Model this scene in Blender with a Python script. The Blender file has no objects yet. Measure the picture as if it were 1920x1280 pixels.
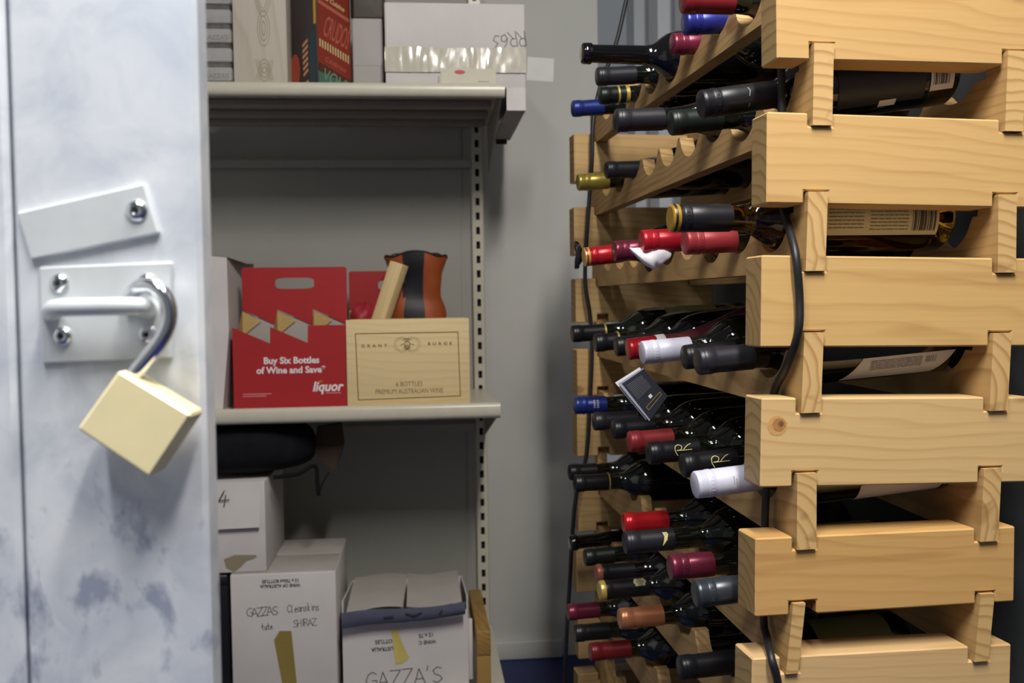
import bpy, bmesh, math, random
from mathutils import Vector, Matrix

random.seed(7)
SC = bpy.context.scene
COL = SC.collection
V = Vector

# ------------------------------------------------------------------ camera
F = 1770.0                      # focal length in pixels of the 1920 wide frame
HC = 0.955                      # camera height
PITCH, ROLL = math.radians(2.0), 0.015
cam_d = bpy.data.cameras.new('camera'); cam = bpy.data.objects.new('camera', cam_d); COL.objects.link(cam)
cam_d.sensor_width = 36.0; cam_d.lens = 36.0 * F / 1920.0; cam_d.clip_start = 0.02
fw = V((0, math.cos(PITCH), -math.sin(PITCH)))
rt0 = V((1, 0, 0)); up0 = rt0.cross(fw)
# the picture's right side climbs a little: camera rolled clockwise
RT = rt0 * math.cos(ROLL) - up0 * math.sin(ROLL)
UP = up0 * math.cos(ROLL) + rt0 * math.sin(ROLL)
FW = fw
M = Matrix.Identity(4)
for i in range(3):
    M[i][0] = RT[i]; M[i][1] = UP[i]; M[i][2] = -FW[i]
M.translation = V((0, 0, HC))
cam.matrix_world = M
SC.camera = cam
cam_d.dof.use_dof = True
cam_d.dof.focus_distance = 1.10
cam_d.dof.aperture_fstop = cam_d.lens / 4.3
CAM = V((0, 0, HC))

# ------------------------------------------------------------------ light
world = bpy.data.worlds.new('world'); SC.world = world; world.use_nodes = True
wb = world.node_tree.nodes['Background']
wb.inputs[0].default_value = (0.88, 0.94, 1.0, 1); wb.inputs[1].default_value = 0.16
SC.view_settings.view_transform = 'Standard'; SC.view_settings.look = 'None'
SC.view_settings.gamma = 1.0; SC.view_settings.exposure = 0.0
SC.view_settings.use_curve_mapping = False
def area(name, loc, target, sx, sy, power, col):
    l = bpy.data.lights.new(name, 'AREA'); l.shape = 'RECTANGLE'; l.size = sx; l.size_y = sy
    l.energy = power; l.color = col
    o = bpy.data.objects.new(name, l); COL.objects.link(o); o.location = loc
    d = V(target) - V(loc); o.rotation_euler = d.to_track_quat('-Z', 'Y').to_euler()
    return o
LAMP = V((0.25, 0.40, 2.30))
area('tube_or_fill_light', LAMP, LAMP + V((0, 0.25, -1)), 0.12, 1.30, 62, (1.0, 0.95, 0.88))
FILL_LAMP = V((-0.34, -0.15, 2.30))  # unseen lamp added to brighten the door and the rack front
area('tube_or_fill_light', FILL_LAMP, FILL_LAMP + V((0, 0.05, -1)), 0.12, 0.95, 25, (0.95, 0.97, 1.0))

# ------------------------------------------------------------------ pixel helpers
def ray(px, py):
    return (FW + RT * ((px - 960) / F) - UP * ((py - 640) / F))
def P(px, py, Y):
    r = ray(px, py); return CAM + r * (Y / r.y)
def onplane(px, py, p0, n):
    r = ray(px, py); return CAM + r * ((p0 - CAM).dot(n) / r.dot(n))
def frame(origin, yaw):
    m = Matrix.Rotation(yaw, 4, 'Z'); m.translation = origin; return m

# ------------------------------------------------------------------ materials
def srgb(r, g, b):
    f = lambda c: (c / 255 / 12.92) if c / 255 <= 0.04045 else ((c / 255 + 0.055) / 1.055) ** 2.4
    return (f(r), f(g), f(b), 1)
MATS = {}
class N:
    def __init__(s, name):
        s.m = bpy.data.materials.new(name); s.m.use_nodes = True
        s.t = s.m.node_tree; s.b = s.t.nodes['Principled BSDF']
    def n(s, typ, **kw):
        x = s.t.nodes.new(typ)
        for k, v in kw.items(): setattr(x, k, v)
        return x
    def l(s, a, b): s.t.links.new(a, b)
    def ramp(s, stops, inp):
        r = s.n('ShaderNodeValToRGB'); e = r.color_ramp.elements
        while len(e) < len(stops): e.new(0.5)
        for i, (p, c) in enumerate(stops): e[i].position = p; e[i].color = c if len(c) == 4 else (*c, 1)
        s.l(inp, r.inputs[0]); return r.outputs[0]
    def mix(s, fac, a, b, mode='MIX'):
        x = s.n('ShaderNodeMix', data_type='RGBA', blend_type=mode)
        for sock, v in ((x.inputs[0], fac), (x.inputs[6], a), (x.inputs[7], b)):
            if hasattr(v, 'is_linked') or isinstance(v, bpy.types.NodeSocket): s.l(v, sock)
            else: sock.default_value = v
        return x.outputs[2]
    def math(s, op, a, b=None):
        x = s.n('ShaderNodeMath', operation=op)
        for sock, v in ((x.inputs[0], a), (x.inputs[1], b)):
            if v is None: continue
            if isinstance(v, bpy.types.NodeSocket): s.l(v, sock)
            else: sock.default_value = v
        return x.outputs[0]
    def coord(s, scale=(1, 1, 1), rnd=True):
        tc = s.n('ShaderNodeTexCoord'); mp = s.n('ShaderNodeMapping'); mp.inputs[3].default_value = scale
        src = tc.outputs['Object']
        if rnd:
            oi = s.n('ShaderNodeObjectInfo'); va = s.n('ShaderNodeVectorMath', operation='MULTIPLY_ADD')
            s.l(oi.outputs['Random'], va.inputs[0]); va.inputs[1].default_value = (7.3, 3.1, 5.7)
            s.l(src, va.inputs[2]); src = va.outputs[0]
        s.l(src, mp.inputs[0]); return mp.outputs[0]
    def noise(s, vec, scale, detail=3, rough=0.5, dist=0.0):
        x = s.n('ShaderNodeTexNoise'); s.l(vec, x.inputs['Vector']); x.inputs['Scale'].default_value = scale
        x.inputs['Detail'].default_value = detail; x.inputs['Roughness'].default_value = rough
        x.inputs['Distortion'].default_value = dist; return x.outputs[0]
    def bump(s, h, strength=0.2, dist=0.002):
        x = s.n('ShaderNodeBump'); x.inputs['Strength'].default_value = strength
        x.inputs['Distance'].default_value = dist; s.l(h, x.inputs['Height']); s.l(x.outputs[0], s.b.inputs['Normal'])
    def set(s, **kw):
        for k, v in kw.items(): s.b.inputs[k.replace('_', ' ')].default_value = v

def plain(name, col, rough=0.6, metal=0.0, coat=0.0, spec=0.5, var=0.0, trans=0.0, ior=1.45, scale=40, alpha=1.0):
    if name in MATS: return MATS[name]
    x = N(name); c = col if len(col) == 4 else (*col, 1)
    x.set(Base_Color=c, Roughness=rough, Metallic=metal, IOR=ior)
    x.b.inputs['Coat Weight'].default_value = coat; x.b.inputs['Coat Roughness'].default_value = 0.05
    x.b.inputs['Specular IOR Level'].default_value = spec
    x.b.inputs['Transmission Weight'].default_value = trans
    x.b.inputs['Alpha'].default_value = alpha
    co = x.coord()
    f = x.noise(co, scale, 4, 0.6)
    v = max(var, 0.03)
    lo = tuple(q * (1 - v) for q in c[:3]) + (1,); hi = tuple(min(1, q * (1 + v)) for q in c[:3]) + (1,)
    x.l(x.ramp([(0.3, lo), (0.7, hi)], f), x.b.inputs['Base Color'])
    MATS[name] = x.m; return x.m

def pine(name, light, dark, freq=150.0, rough=0.5, ringamt=1.0, knots=True, pith=(0.0, 0.03, -0.08), wob=0.05, streak=0.0, endg=False, endc=(srgb(156, 130, 82), srgb(112, 86, 50))):
    """timber whose grain runs along local X, growth rings about an off-centre pith line"""
    x = N(name); co = x.coord((1, 1, 1))
    tc = x.n('ShaderNodeTexCoord')
    oi = x.n('ShaderNodeObjectInfo')
    # distort coordinates with noise stretched along the grain
    mp = x.n('ShaderNodeMapping'); mp.inputs[3].default_value = (4.0, 14, 14); x.l(co, mp.inputs[0])
    nz = x.n('ShaderNodeTexNoise'); nz.inputs['Scale'].default_value = 1.0; nz.inputs['Detail'].default_value = 2
    x.l(mp.outputs[0], nz.inputs['Vector'])
    va = x.n('ShaderNodeVectorMath', operation='MULTIPLY_ADD'); x.l(nz.outputs['Color'], va.inputs[0])
    va.inputs[1].default_value = (0, wob, wob); x.l(tc.outputs['Object'], va.inputs[2])
    off = x.n('ShaderNodeVectorMath', operation='MULTIPLY_ADD')
    x.l(oi.outputs['Random'], off.inputs[0]); off.inputs[1].default_value = (0, 0.05, 0.13)
    off.inputs[2].default_value = pith
    sub = x.n('ShaderNodeVectorMath', operation='SUBTRACT'); x.l(va.outputs[0], sub.inputs[0]); x.l(off.outputs[0], sub.inputs[1])
    sp = x.n('ShaderNodeSeparateXYZ'); x.l(sub.outputs[0], sp.inputs[0])
    yy = x.math('MULTIPLY', sp.outputs[1], sp.outputs[1]); zz = x.math('MULTIPLY', sp.outputs[2], sp.outputs[2])
    slope = x.math('MULTIPLY', sp.outputs[0], 0.05)
    r = x.math('ADD', x.math('SQRT', x.math('ADD', yy, zz)), slope)
    ph = x.math('FRACT', x.math('MULTIPLY', r, freq))
    ring = x.ramp([(0.0, (0, 0, 0)), (0.55, (0.12,) * 3), (0.86, (1, 1, 1)), (1.0, (0, 0, 0))], ph)
    # fine fibres
    mp2 = x.n('ShaderNodeMapping'); mp2.inputs[3].default_value = (6, 260, 260); x.l(co, mp2.inputs[0])
    fib = x.noise(mp2.outputs[0], 1.0, 3, 0.6)
    mp3 = x.n('ShaderNodeMapping'); mp3.inputs[3].default_value = (2.5, 13, 13); x.l(co, mp3.inputs[0])
    blot = x.noise(mp3.outputs[0], 1.0, 2, 0.5)
    amt = x.math('MULTIPLY', ring, x.math('MULTIPLY', blot, ringamt))
    base = x.mix(amt, light, dark)
    base = x.mix(x.math('MULTIPLY', fib, 0.22), base, tuple(c * 0.72 for c in dark[:3]) + (1,))
    hue = x.ramp([(0.0, (0.92, 0.88, 0.83)), (0.5, (1, 1, 1)), (1.0, (1.0, 0.96, 0.90))], oi.outputs['Random'])
    base = x.mix(1.0, base, hue, 'MULTIPLY')
    base = x.mix(1.0, base, oi.outputs['Color'], 'MULTIPLY')
    if endg:        # block end grain drinks more finish and is darker; rail ends are set lighter
        sn = x.n('ShaderNodeSeparateXYZ'); x.l(tc.outputs['Normal'], sn.inputs[0])
        eg = x.math('GREATER_THAN', x.math('ABSOLUTE', sn.outputs[0]), 0.8)
        base = x.mix(x.math('MULTIPLY', eg, 0.8), base, x.mix(x.ramp([(0.0, (0.3,) * 3), (1.0, (1,) * 3)], ring), endc[0], endc[1]))
    if streak:
        mp5 = x.n('ShaderNodeMapping'); mp5.inputs[3].default_value = (2.2, 24, 34); x.l(co, mp5.inputs[0])
        stn = x.ramp([(0.60, (0, 0, 0)), (0.70, (1, 1, 1))], x.noise(mp5.outputs[0], 1.0, 2, 0.55, 0.6))
        base = x.mix(x.math('MULTIPLY', stn, streak), base, dark)
    if knots:
        mp4 = x.n('ShaderNodeMapping'); mp4.inputs[3].default_value = (7, 9, 13); x.l(co, mp4.inputs[0])
        vo = x.n('ShaderNodeTexVoronoi'); x.l(mp4.outputs[0], vo.inputs['Vector']); vo.inputs['Scale'].default_value = 1.0
        k = x.ramp([(0.0, (1, 1, 1)), (0.10, (0.75,) * 3), (0.15, (0, 0, 0))], vo.outputs['Distance'])
        base = x.mix(x.math('MULTIPLY', k, 0.75), base, srgb(120, 78, 40))
    x.l(base, x.b.inputs['Base Color'])
    x.set(Roughness=rough)
    x.bump(fib, 0.12, 0.0008)
    MATS[name] = x.m; return x.m

def galvanised():
    x = N('galvanised_steel'); co = x.coord((1, 1, 1), False)
    sp = x.noise(co, 22, 4, 0.6, 0.6); big = x.noise(co, 5, 3, 0.55)
    c = x.ramp([(0.30, srgb(200, 206, 216)), (0.5, srgb(222, 226, 232)), (0.72, srgb(238, 240, 243))], sp)
    c = x.mix(x.ramp([(0.40, (0, 0, 0)), (0.65, (0.55,) * 3)], big), c, srgb(184, 194, 212))
    # scuffs: bare bluish marks, denser low on the door where it gets kicked
    mp = x.n('ShaderNodeMapping'); mp.inputs[3].default_value = (30, 30, 17); x.l(co, mp.inputs[0])
    s1 = x.noise(mp.outputs[0], 1.3, 4, 0.62, 0.3)
    sx = x.n('ShaderNodeSeparateXYZ'); x.l(co, sx.inputs[0])
    low = x.ramp([(0.0, (1, 1, 1)), (0.38, (0.98,) * 3), (0.5, (0.80,) * 3), (0.7, (0.68,) * 3)], x.math('ADD', x.math('MULTIPLY', sx.outputs[2], 1.0), -0.4))
    m = x.math('MULTIPLY', s1, low)
    c = x.mix(x.ramp([(0.50, (0, 0, 0)), (0.62, (0.55,) * 3)], m), c, srgb(84, 98, 142))
    x.l(c, x.b.inputs['Base Color'])
    x.set(Metallic=0.25, Roughness=0.42)
    x.bump(sp, 0.05, 0.002); return x.m

PINE = pine('pine_rack', srgb(206, 172, 118), srgb(160, 114, 60), 78, 0.5, 0.55, wob=0.036, streak=0.45, endg=True)
PINE_RAIL = pine('pine_rail', srgb(188, 155, 102), srgb(132, 92, 50), 90, 0.62, 0.8, wob=0.03, streak=0.5, endg=True, endc=(srgb(218, 184, 126), srgb(172, 130, 76)))
BOXWOOD = pine('box_pine', srgb(238, 216, 166), srgb(214, 180, 120), 60, 0.6, 0.5, False)
OFFCUT = pine('timber_offcut', srgb(170, 134, 72), srgb(120, 86, 42), 110, 0.6, 1.0, False)
WHITEWASH = pine('whitewashed_wood', srgb(206, 199, 188), srgb(176, 164, 142), 90, 0.7, 0.7, False, (0, -0.25, 0.0), 0.012)
GALV = galvanised()
CARTON = plain('white_carton', srgb(216, 211, 209), 0.85, var=0.05, scale=9)
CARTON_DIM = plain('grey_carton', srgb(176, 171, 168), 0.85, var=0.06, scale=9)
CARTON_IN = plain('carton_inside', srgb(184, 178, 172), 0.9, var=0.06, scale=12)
KRAFT = plain('kraft_board', srgb(196, 168, 112), 0.85, var=0.06)
SHELF = plain('cream_shelf_enamel', srgb(208, 203, 186), 0.28, var=0.02)
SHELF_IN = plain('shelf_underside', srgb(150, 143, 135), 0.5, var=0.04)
BACKP = plain('grey_back_panel', srgb(164, 164, 158), 0.55, var=0.04, scale=5)
BLACK = plain('black_void', (0.006, 0.006, 0.006), 0.9)
WALLM = plain('painted_wall', srgb(205, 205, 200), 0.6, var=0.03, scale=4)
CORR = plain('corrugated_steel_paint', srgb(178, 184, 190), 0.5, var=0.05, scale=6)
BLUEF = plain('blue_floor_paint', srgb(30, 42, 94), 0.5, var=0.12, scale=12)
CEIL = plain('ceiling_paint', srgb(200, 200, 195), 0.7)
RUBBER = plain('black_rubber', (0.012, 0.012, 0.014), 0.45)
STEEL = plain('bright_steel', (0.72, 0.74, 0.78), 0.3, 0.85, var=0.05)
CHROME = plain('chrome', (0.80, 0.82, 0.86), 0.12, 1.0)
DARKS = plain('recess_shade', (0.01, 0.01, 0.01), 0.9)
BRASS = plain('brushed_brass', srgb(240, 226, 178), 0.38, 0.12, var=0.05, scale=20)
PLATE = plain('zinc_plate', srgb(214, 218, 220), 0.40, 0.3, var=0.06, scale=30)
RED = plain('red_carrier_board', srgb(174, 38, 42), 0.45, var=0.04)
INK = plain('black_ink', (0.03, 0.03, 0.032), 0.8)
PEN = plain('marker_ink', (0.07, 0.07, 0.075), 0.8)
BURN = plain('branded_ink', srgb(112, 88, 52), 0.8)
WHITEINK = plain('white_ink', (0.85, 0.80, 0.80), 0.6)
PINKINK = plain('pale_pink_ink', srgb(222, 130, 130), 0.6)
TAPEBR = plain('brown_tape', srgb(150, 132, 70), 0.3, var=0.08)
TAPEYL = plain('yellow_tape', srgb(214, 196, 112), 0.35, var=0.08)
TAPECL = plain('clear_tape', srgb(206, 201, 186), 0.12, coat=0.6, var=0.05)
TAPEFILM = plain('tape_film', (0.85, 0.85, 0.83), 0.15, alpha=0.35)
GLASS = plain('dark_green_glass', (0.004, 0.006, 0.004), 0.06, coat=0.5, spec=0.6)
GLASSB = plain('black_glass', (0.003, 0.003, 0.004), 0.08, coat=0.4, spec=0.6)
AMBER = plain('amber_wine_glass', (0.45, 0.20, 0.02), 0.03, trans=1.0, ior=1.42)
ROSE = plain('rose_wine_glass', (0.42, 0.10, 0.12), 0.03, trans=0.8, ior=1.42)
LBL_CREAM = plain('cream_paper', srgb(214, 204, 160), 0.7)
LBL_WHITE = plain('white_paper', srgb(218, 214, 214), 0.7)
LBL_DARK = plain('dark_paper', srgb(40, 42, 52), 0.5)
LBL_OLIVE = plain('olive_paper', srgb(176, 172, 104), 0.7)
GOLD = plain('gold_foil', srgb(226, 198, 110), 0.3, 0.6)
PLASTIC_BLACK = plain('black_nylon', (0.008, 0.009, 0.012), 0.9, var=0.2, spec=0.2)
BROWNPAPER = plain('brown_paper', srgb(62, 48, 34), 0.8)
ORANGE = plain('orange_foil', srgb(160, 78, 38), 0.38, 0.15, var=0.1, scale=12)
BLACKSHEEN = plain('black_sheen', (0.012, 0.012, 0.016), 0.35)
TISSUE = plain('white_tissue', srgb(226, 222, 228), 0.8)
REDTISSUE = plain('red_tissue', srgb(176, 44, 56), 0.5)
def cap(name, r, g, b, rough=0.38, metal=0.25, var=0.03):
    return plain('cap_' + name, srgb(r, g, b), rough, metal, var=var)
C_BLACK = cap('black', 28, 28, 32, 0.36, 0.2); C_SATIN = cap('satin_charcoal', 40, 40, 46, 0.38, 0.25)
C_GREY = cap('dark_grey', 58, 64, 70, 0.3, 0.4); C_BLUE = cap('blue', 44, 48, 132, 0.3, 0.4); C_NAVY = cap('navy', 30, 48, 116, 0.35, 0.3)
C_RED = cap('red', 174, 30, 42, 0.28, 0.35); C_DULLRED = cap('dull_red', 158, 52, 56, 0.4, 0.2); C_DEEPRED = cap('deep_red', 122, 30, 38, 0.35, 0.2)
C_MAROON = cap('maroon', 116, 40, 62, 0.3, 0.35); C_WHITE = cap('lavender_white', 196, 196, 212, 0.4, 0.05)
C_COPPER = cap('copper', 188, 122, 86, 0.3, 0.45); C_GOLD = cap('gold', 196, 150, 54, 0.3, 0.5); C_OLIVE = cap('olive_gold', 170, 152, 72, 0.32, 0.5)
C_BRIGHTRED = cap('bright_red_foil', 214, 40, 48, 0.2, 0.5); C_BROWN = cap('copper_brown', 150, 84, 66, 0.35, 0.3); C_GREENBLK = cap('green_black', 22, 30, 26, 0.38, 0.2)

# ------------------------------------------------------------------ mesh helpers
def link(name, me, parent=None, mat=None, loc=None):
    o = bpy.data.objects.new(name, me); COL.objects.link(o)
    if parent is not None: o.parent = parent
    if mat is not None: me.materials.append(mat)
    if loc is not None: o.matrix_basis = loc if isinstance(loc, Matrix) else Matrix.Translation(loc)
    return o
def mk(name, verts, faces, mat, parent=None, smooth=False, loc=None, recalc=True):
    me = bpy.data.meshes.new(name); me.from_pydata([tuple(v) for v in verts], [], faces)
    if recalc:
        bm = bmesh.new(); bm.from_mesh(me); bmesh.ops.recalc_face_normals(bm, faces=bm.faces); bm.to_mesh(me); bm.free()
    if smooth:
        for p in me.polygons: p.use_smooth = True
    return link(name, me, parent, mat, loc)
def smooth_by_angle(o, deg=35):
    for p in o.data.polygons: p.use_smooth = True
    bm = bmesh.new(); bm.from_mesh(o.data)
    for e in bm.edges:
        if len(e.link_faces) == 2 and e.calc_face_angle(0) > math.radians(deg): e.smooth = False
    bm.to_mesh(o.data); bm.free()
def thing(name, label, cat, mat4, group=None):
    o = bpy.data.objects.new(name, None); COL.objects.link(o); o.empty_display_size = 0.05
    o.matrix_basis = mat4 if isinstance(mat4, Matrix) else Matrix.Translation(mat4)
    return tag(o, label, cat, group)
def tag(o, label, cat, group=None):
    o['label'] = label; o['category'] = cat
    if group: o['group'] = group
    return o
def struct(o): o['kind'] = 'structure'; return o
def box(name, lo, hi, mat, parent=None, bev=0.0, loc=None, seg=2):
    bm = bmesh.new(); bmesh.ops.create_cube(bm, size=1)
    lo, hi = V(lo), V(hi)
    for v in bm.verts: v.co = V([lo[i] + (v.co[i] + 0.5) * (hi[i] - lo[i]) for i in range(3)])
    if bev > 0: bmesh.ops.bevel(bm, geom=bm.edges[:], offset=bev, segments=seg, affect='EDGES', profile=0.5)
    me = bpy.data.meshes.new(name); bm.to_mesh(me); bm.free()
    o = link(name, me, parent, mat, loc)
    if bev > 0: smooth_by_angle(o, 50)
    return o
def prism(name, pts, y0, y1, mat, parent=None, bev=0.0, loc=None):
    """polygon in local XZ extruded from y0 to y1"""
    n = len(pts); vs = [(x, y0, z) for x, z in pts] + [(x, y1, z) for x, z in pts]
    fs = [list(range(n)), list(range(2 * n - 1, n - 1, -1))] + [[i, i + n, (i + 1) % n + n, (i + 1) % n] for i in range(n)]
    o = mk(name, vs, fs, mat, parent, False, loc)
    if bev > 0:
        bm = bmesh.new(); bm.from_mesh(o.data)
        ed = [e for e in bm.edges if len(e.link_faces) == 2 and e.calc_face_angle(0) > 0.5]
        bmesh.ops.bevel(bm, geom=ed, offset=bev, segments=1, affect='EDGES', profile=0.5, clamp_overlap=True)
        bm.to_mesh(o.data); bm.free()
    return o
def decal(name, pts, mat, parent, y=-0.0004, loc=None):
    return mk(name, [(x, y, z) for x, z in pts], [list(range(len(pts)))], mat, parent, False, loc, False)
def smooth_path(pts, n=8):
    pts = [V(p) for p in pts]; out = []
    ext = [pts[0] * 2 - pts[1]] + pts + [pts[-1] * 2 - pts[-2]]
    for i in range(1, len(ext) - 2):
        p0, p1, p2, p3 = ext[i - 1:i + 3]
        for k in range(n):
            t = k / n
            out.append(0.5 * ((2 * p1) + (p2 - p0) * t + (2 * p0 - 5 * p1 + 4 * p2 - p3) * t * t + (3 * p1 - p0 - 3 * p2 + p3) * t ** 3))
    out.append(pts[-1]); return out
def tube(name, pts, r, mat, parent=None, seg=10, loc=None):
    pts = [V(p) for p in pts]; n = len(pts); vs = []; fs = []
    t = (pts[1] - pts[0]).normalized(); a = t.orthogonal().normalized()
    for i, p in enumerate(pts):
        t2 = (pts[min(i + 1, n - 1)] - pts[max(i - 1, 0)]).normalized()
        a = (a - t2 * a.dot(t2)).normalized(); b = t2.cross(a)
        rr = r[i] if isinstance(r, (list, tuple)) else r
        for k in range(seg):
            an = 2 * math.pi * k / seg; vs.append(p + a * (rr * math.cos(an)) + b * (rr * math.sin(an)))
    for i in range(n - 1):
        for k in range(seg):
            fs.append([i * seg + k, i * seg + (k + 1) % seg, (i + 1) * seg + (k + 1) % seg, (i + 1) * seg + k])
    fs.append(list(range(seg))[::-1]); fs.append([(n - 1) * seg + k for k in range(seg)])
    return mk(name, vs, fs, mat, parent, True, loc)
def ribbon_polys(lines, w):
    """flat strokes in a plane: returns verts(2d), faces"""
    vs, fs = [], []
    for ln in lines:
        for (x0, y0), (x1, y1) in zip(ln[:-1], ln[1:]):
            d = V((x1 - x0, y1 - y0)); L = d.length
            if L < 1e-7: continue
            d /= L; nrm = V((-d.y, d.x)) * (w / 2); e = d * (w * 0.35)
            a, b = V((x0, y0)) - e, V((x1, y1)) + e
            k = len(vs); vs += [a + nrm, a - nrm, b - nrm, b + nrm]; fs.append([k, k + 1, k + 2, k + 3])
    return vs, fs
def strokes(name, lines, w, mat, parent, y=-0.0005, xf=None):
    if xf: lines = [[xf(*p) for p in ln] for ln in lines]
    vs, fs = ribbon_polys(lines, w)
    return mk(name, [(v.x, y - 0.00002 * i, v.y) for i, v in enumerate(vs)] if False else [(v.x, y, v.y) for v in vs], fs, mat, parent, False, None, False)
GLY = {
 'G': [[(.9,.85),(.6,1),(.25,.85),(.05,.5),(.2,.12),(.6,0),(.9,.15),(.9,.45),(.55,.45)]],
 'A': [[(0,0),(.45,1),(.9,0)],[(.15,.35),(.75,.35)]], 'Z': [[(.05,1),(.9,1),(.05,0),(.95,0)]],
 'S': [[(.85,.9),(.5,1),(.15,.8),(.3,.55),(.7,.42),(.85,.2),(.5,0),(.1,.1)]], "'": [[(.2,1.1),(.12,.8)]],
 'R': [[(.1,0),(.1,1),(.6,1),(.75,.75),(.55,.5),(.1,.5)],[(.4,.5),(.85,0)]],
 '6': [[(.7,1),(.3,.7),(.1,.3),(.3,0),(.65,.1),(.7,.4),(.4,.5),(.12,.3)]],
 '3': [[(.1,.95),(.5,1),(.7,.8),(.35,.55),(.75,.3),(.5,0),(.1,.08)]],
 '4': [[(.5,1),(.05,.35),(.85,.4)],[(.6,.7),(.45,0)]],
 'H': [[(.1,0),(.1,1)],[(.8,0),(.8,1)],[(.1,.5),(.8,.5)]], 'I': [[(.4,0),(.4,1)]],
 'C': [[(.85,.8),(.5,1),(.15,.75),(.1,.35),(.35,0),(.85,.2)]],
 'h': [[(.1,1),(.1,0)],[(.1,.4),(.4,.6),(.6,.4),(.6,0)]], 'r': [[(.15,.6),(.15,0)],[(.15,.4),(.5,.6)]],
 'o': [[(.4,.6),(.1,.4),(.15,.05),(.5,0),(.65,.3),(.4,.6)]], 'n': [[(.1,.6),(.1,0)],[(.1,.4),(.4,.6),(.6,.4),(.6,0)]],
 'd': [[(.6,.5),(.2,.55),(.1,.15),(.4,0),(.6,.2)],[(.65,1.1),(.62,0)]], 'i': [[(.3,.6),(.3,0)],[(.3,.8),(.3,.85)]],
 't': [[(.3,1),(.3,.1),(.55,0)],[(.05,.6),(.6,.6)]], 'u': [[(.1,.6),(.15,.05),(.5,.05),(.6,.6)],[(.6,.6),(.65,0)]],
 'l': [[(.2,1),(.2,.05),(.4,0)]], 'a': [[(.55,.5),(.25,.6),(.08,.3),(.25,0),(.55,.15),(.58,.55),(.6,0)]], 's': [[(.5,.5),(.25,.6),(.15,.4),(.5,.2),(.35,0),(.05,.08)]], 'k': [[(.12,1.1),(.12,0)],[(.5,.6),(.12,.25),(.55,0)]],
 'e': [[(.1,.3),(.6,.35),(.4,.6),(.1,.35),(.25,0),(.6,.1)]], ' ': [],
}
def handwriting(name, text, x, z, size, w, mat, parent, adv=0.92, ang=0.0, y=-0.0005, jit=0.05, sx=0.8):
    rnd = random.Random(text); lines = []; cx = 0.0
    ca, sa = math.cos(ang), math.sin(ang)
    for ch in text:
        dz = rnd.uniform(-jit, jit)
        for ln in GLY[ch]:
            lines.append([(x + (cx + px * size * sx) * ca - (pz + dz) * size * sa, z + (cx + px * size * sx) * sa + (pz + dz) * size * ca) for px, pz in ln])
        cx += size * sx * (0.45 if ch in "'Ii" else adv if ch.isupper() else adv * 0.85)
    return strokes(name, lines, w, mat, parent, y)
def text(name, body, size, mat, parent, loc, align='CENTER', rot=0.0, shear=0.0, bold=0.0, sx=1.0, spacing=1.0, y=-0.0005, extra=None):
    cu = bpy.data.curves.new(name, 'FONT'); cu.body = body; cu.size = size; cu.align_x = align; cu.align_y = 'BOTTOM_BASELINE'
    cu.shear = shear; cu.offset = bold; cu.space_character = spacing; cu.resolution_u = 3; cu.fill_mode = 'FRONT' if hasattr(cu, 'fill_mode') else None
    tmp = bpy.data.objects.new('tmp', cu); COL.objects.link(tmp)
    bpy.context.view_layer.update()
    me = bpy.data.meshes.new_from_object(tmp.evaluated_get(bpy.context.evaluated_depsgraph_get()))
    bpy.data.objects.remove(tmp); bpy.data.curves.remove(cu)
    me.name = name; me.materials.clear()
    c, s = math.cos(rot), math.sin(rot)
    for v in me.vertices:
        a, b = v.co.x * sx, v.co.y
        v.co = (a * c - b * s, 0, a * s + b * c)
    o = link(name, me, parent, mat, Matrix.Translation((loc[0], y, loc[1])) if extra is None else extra @ Matrix.Translation((loc[0], y, loc[1])))
    return o

# ------------------------------------------------------------------ setting
YAW_R = math.radians(9.5)      # rack and side wall
YAW_S = math.radians(5.5)      # shelf unit and back wall
RO = P(1429, 560, 0.94); RO.z = 0.0
MR = frame(RO, YAW_R); MRi = MR.inverted()
u = V((-math.sin(YAW_R), math.cos(YAW_R), 0)); v = V((math.cos(YAW_R), math.sin(YAW_R), 0))
def RL(px, py, y=0.0):
    """pixel -> rack-local point on the plane local y"""
    return MRi @ onplane(px, py, RO + u * y, u)
SO = P(670, 470, 2.0); SO.z = 0.0
MS = frame(SO, YAW_S); MSi = MS.inverted()
s_n = V((-math.sin(YAW_S), math.cos(YAW_S), 0))
def SL(px, py, y=0.0):
    return MSi @ onplane(px, py, SO + s_n * y, s_n)

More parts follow.
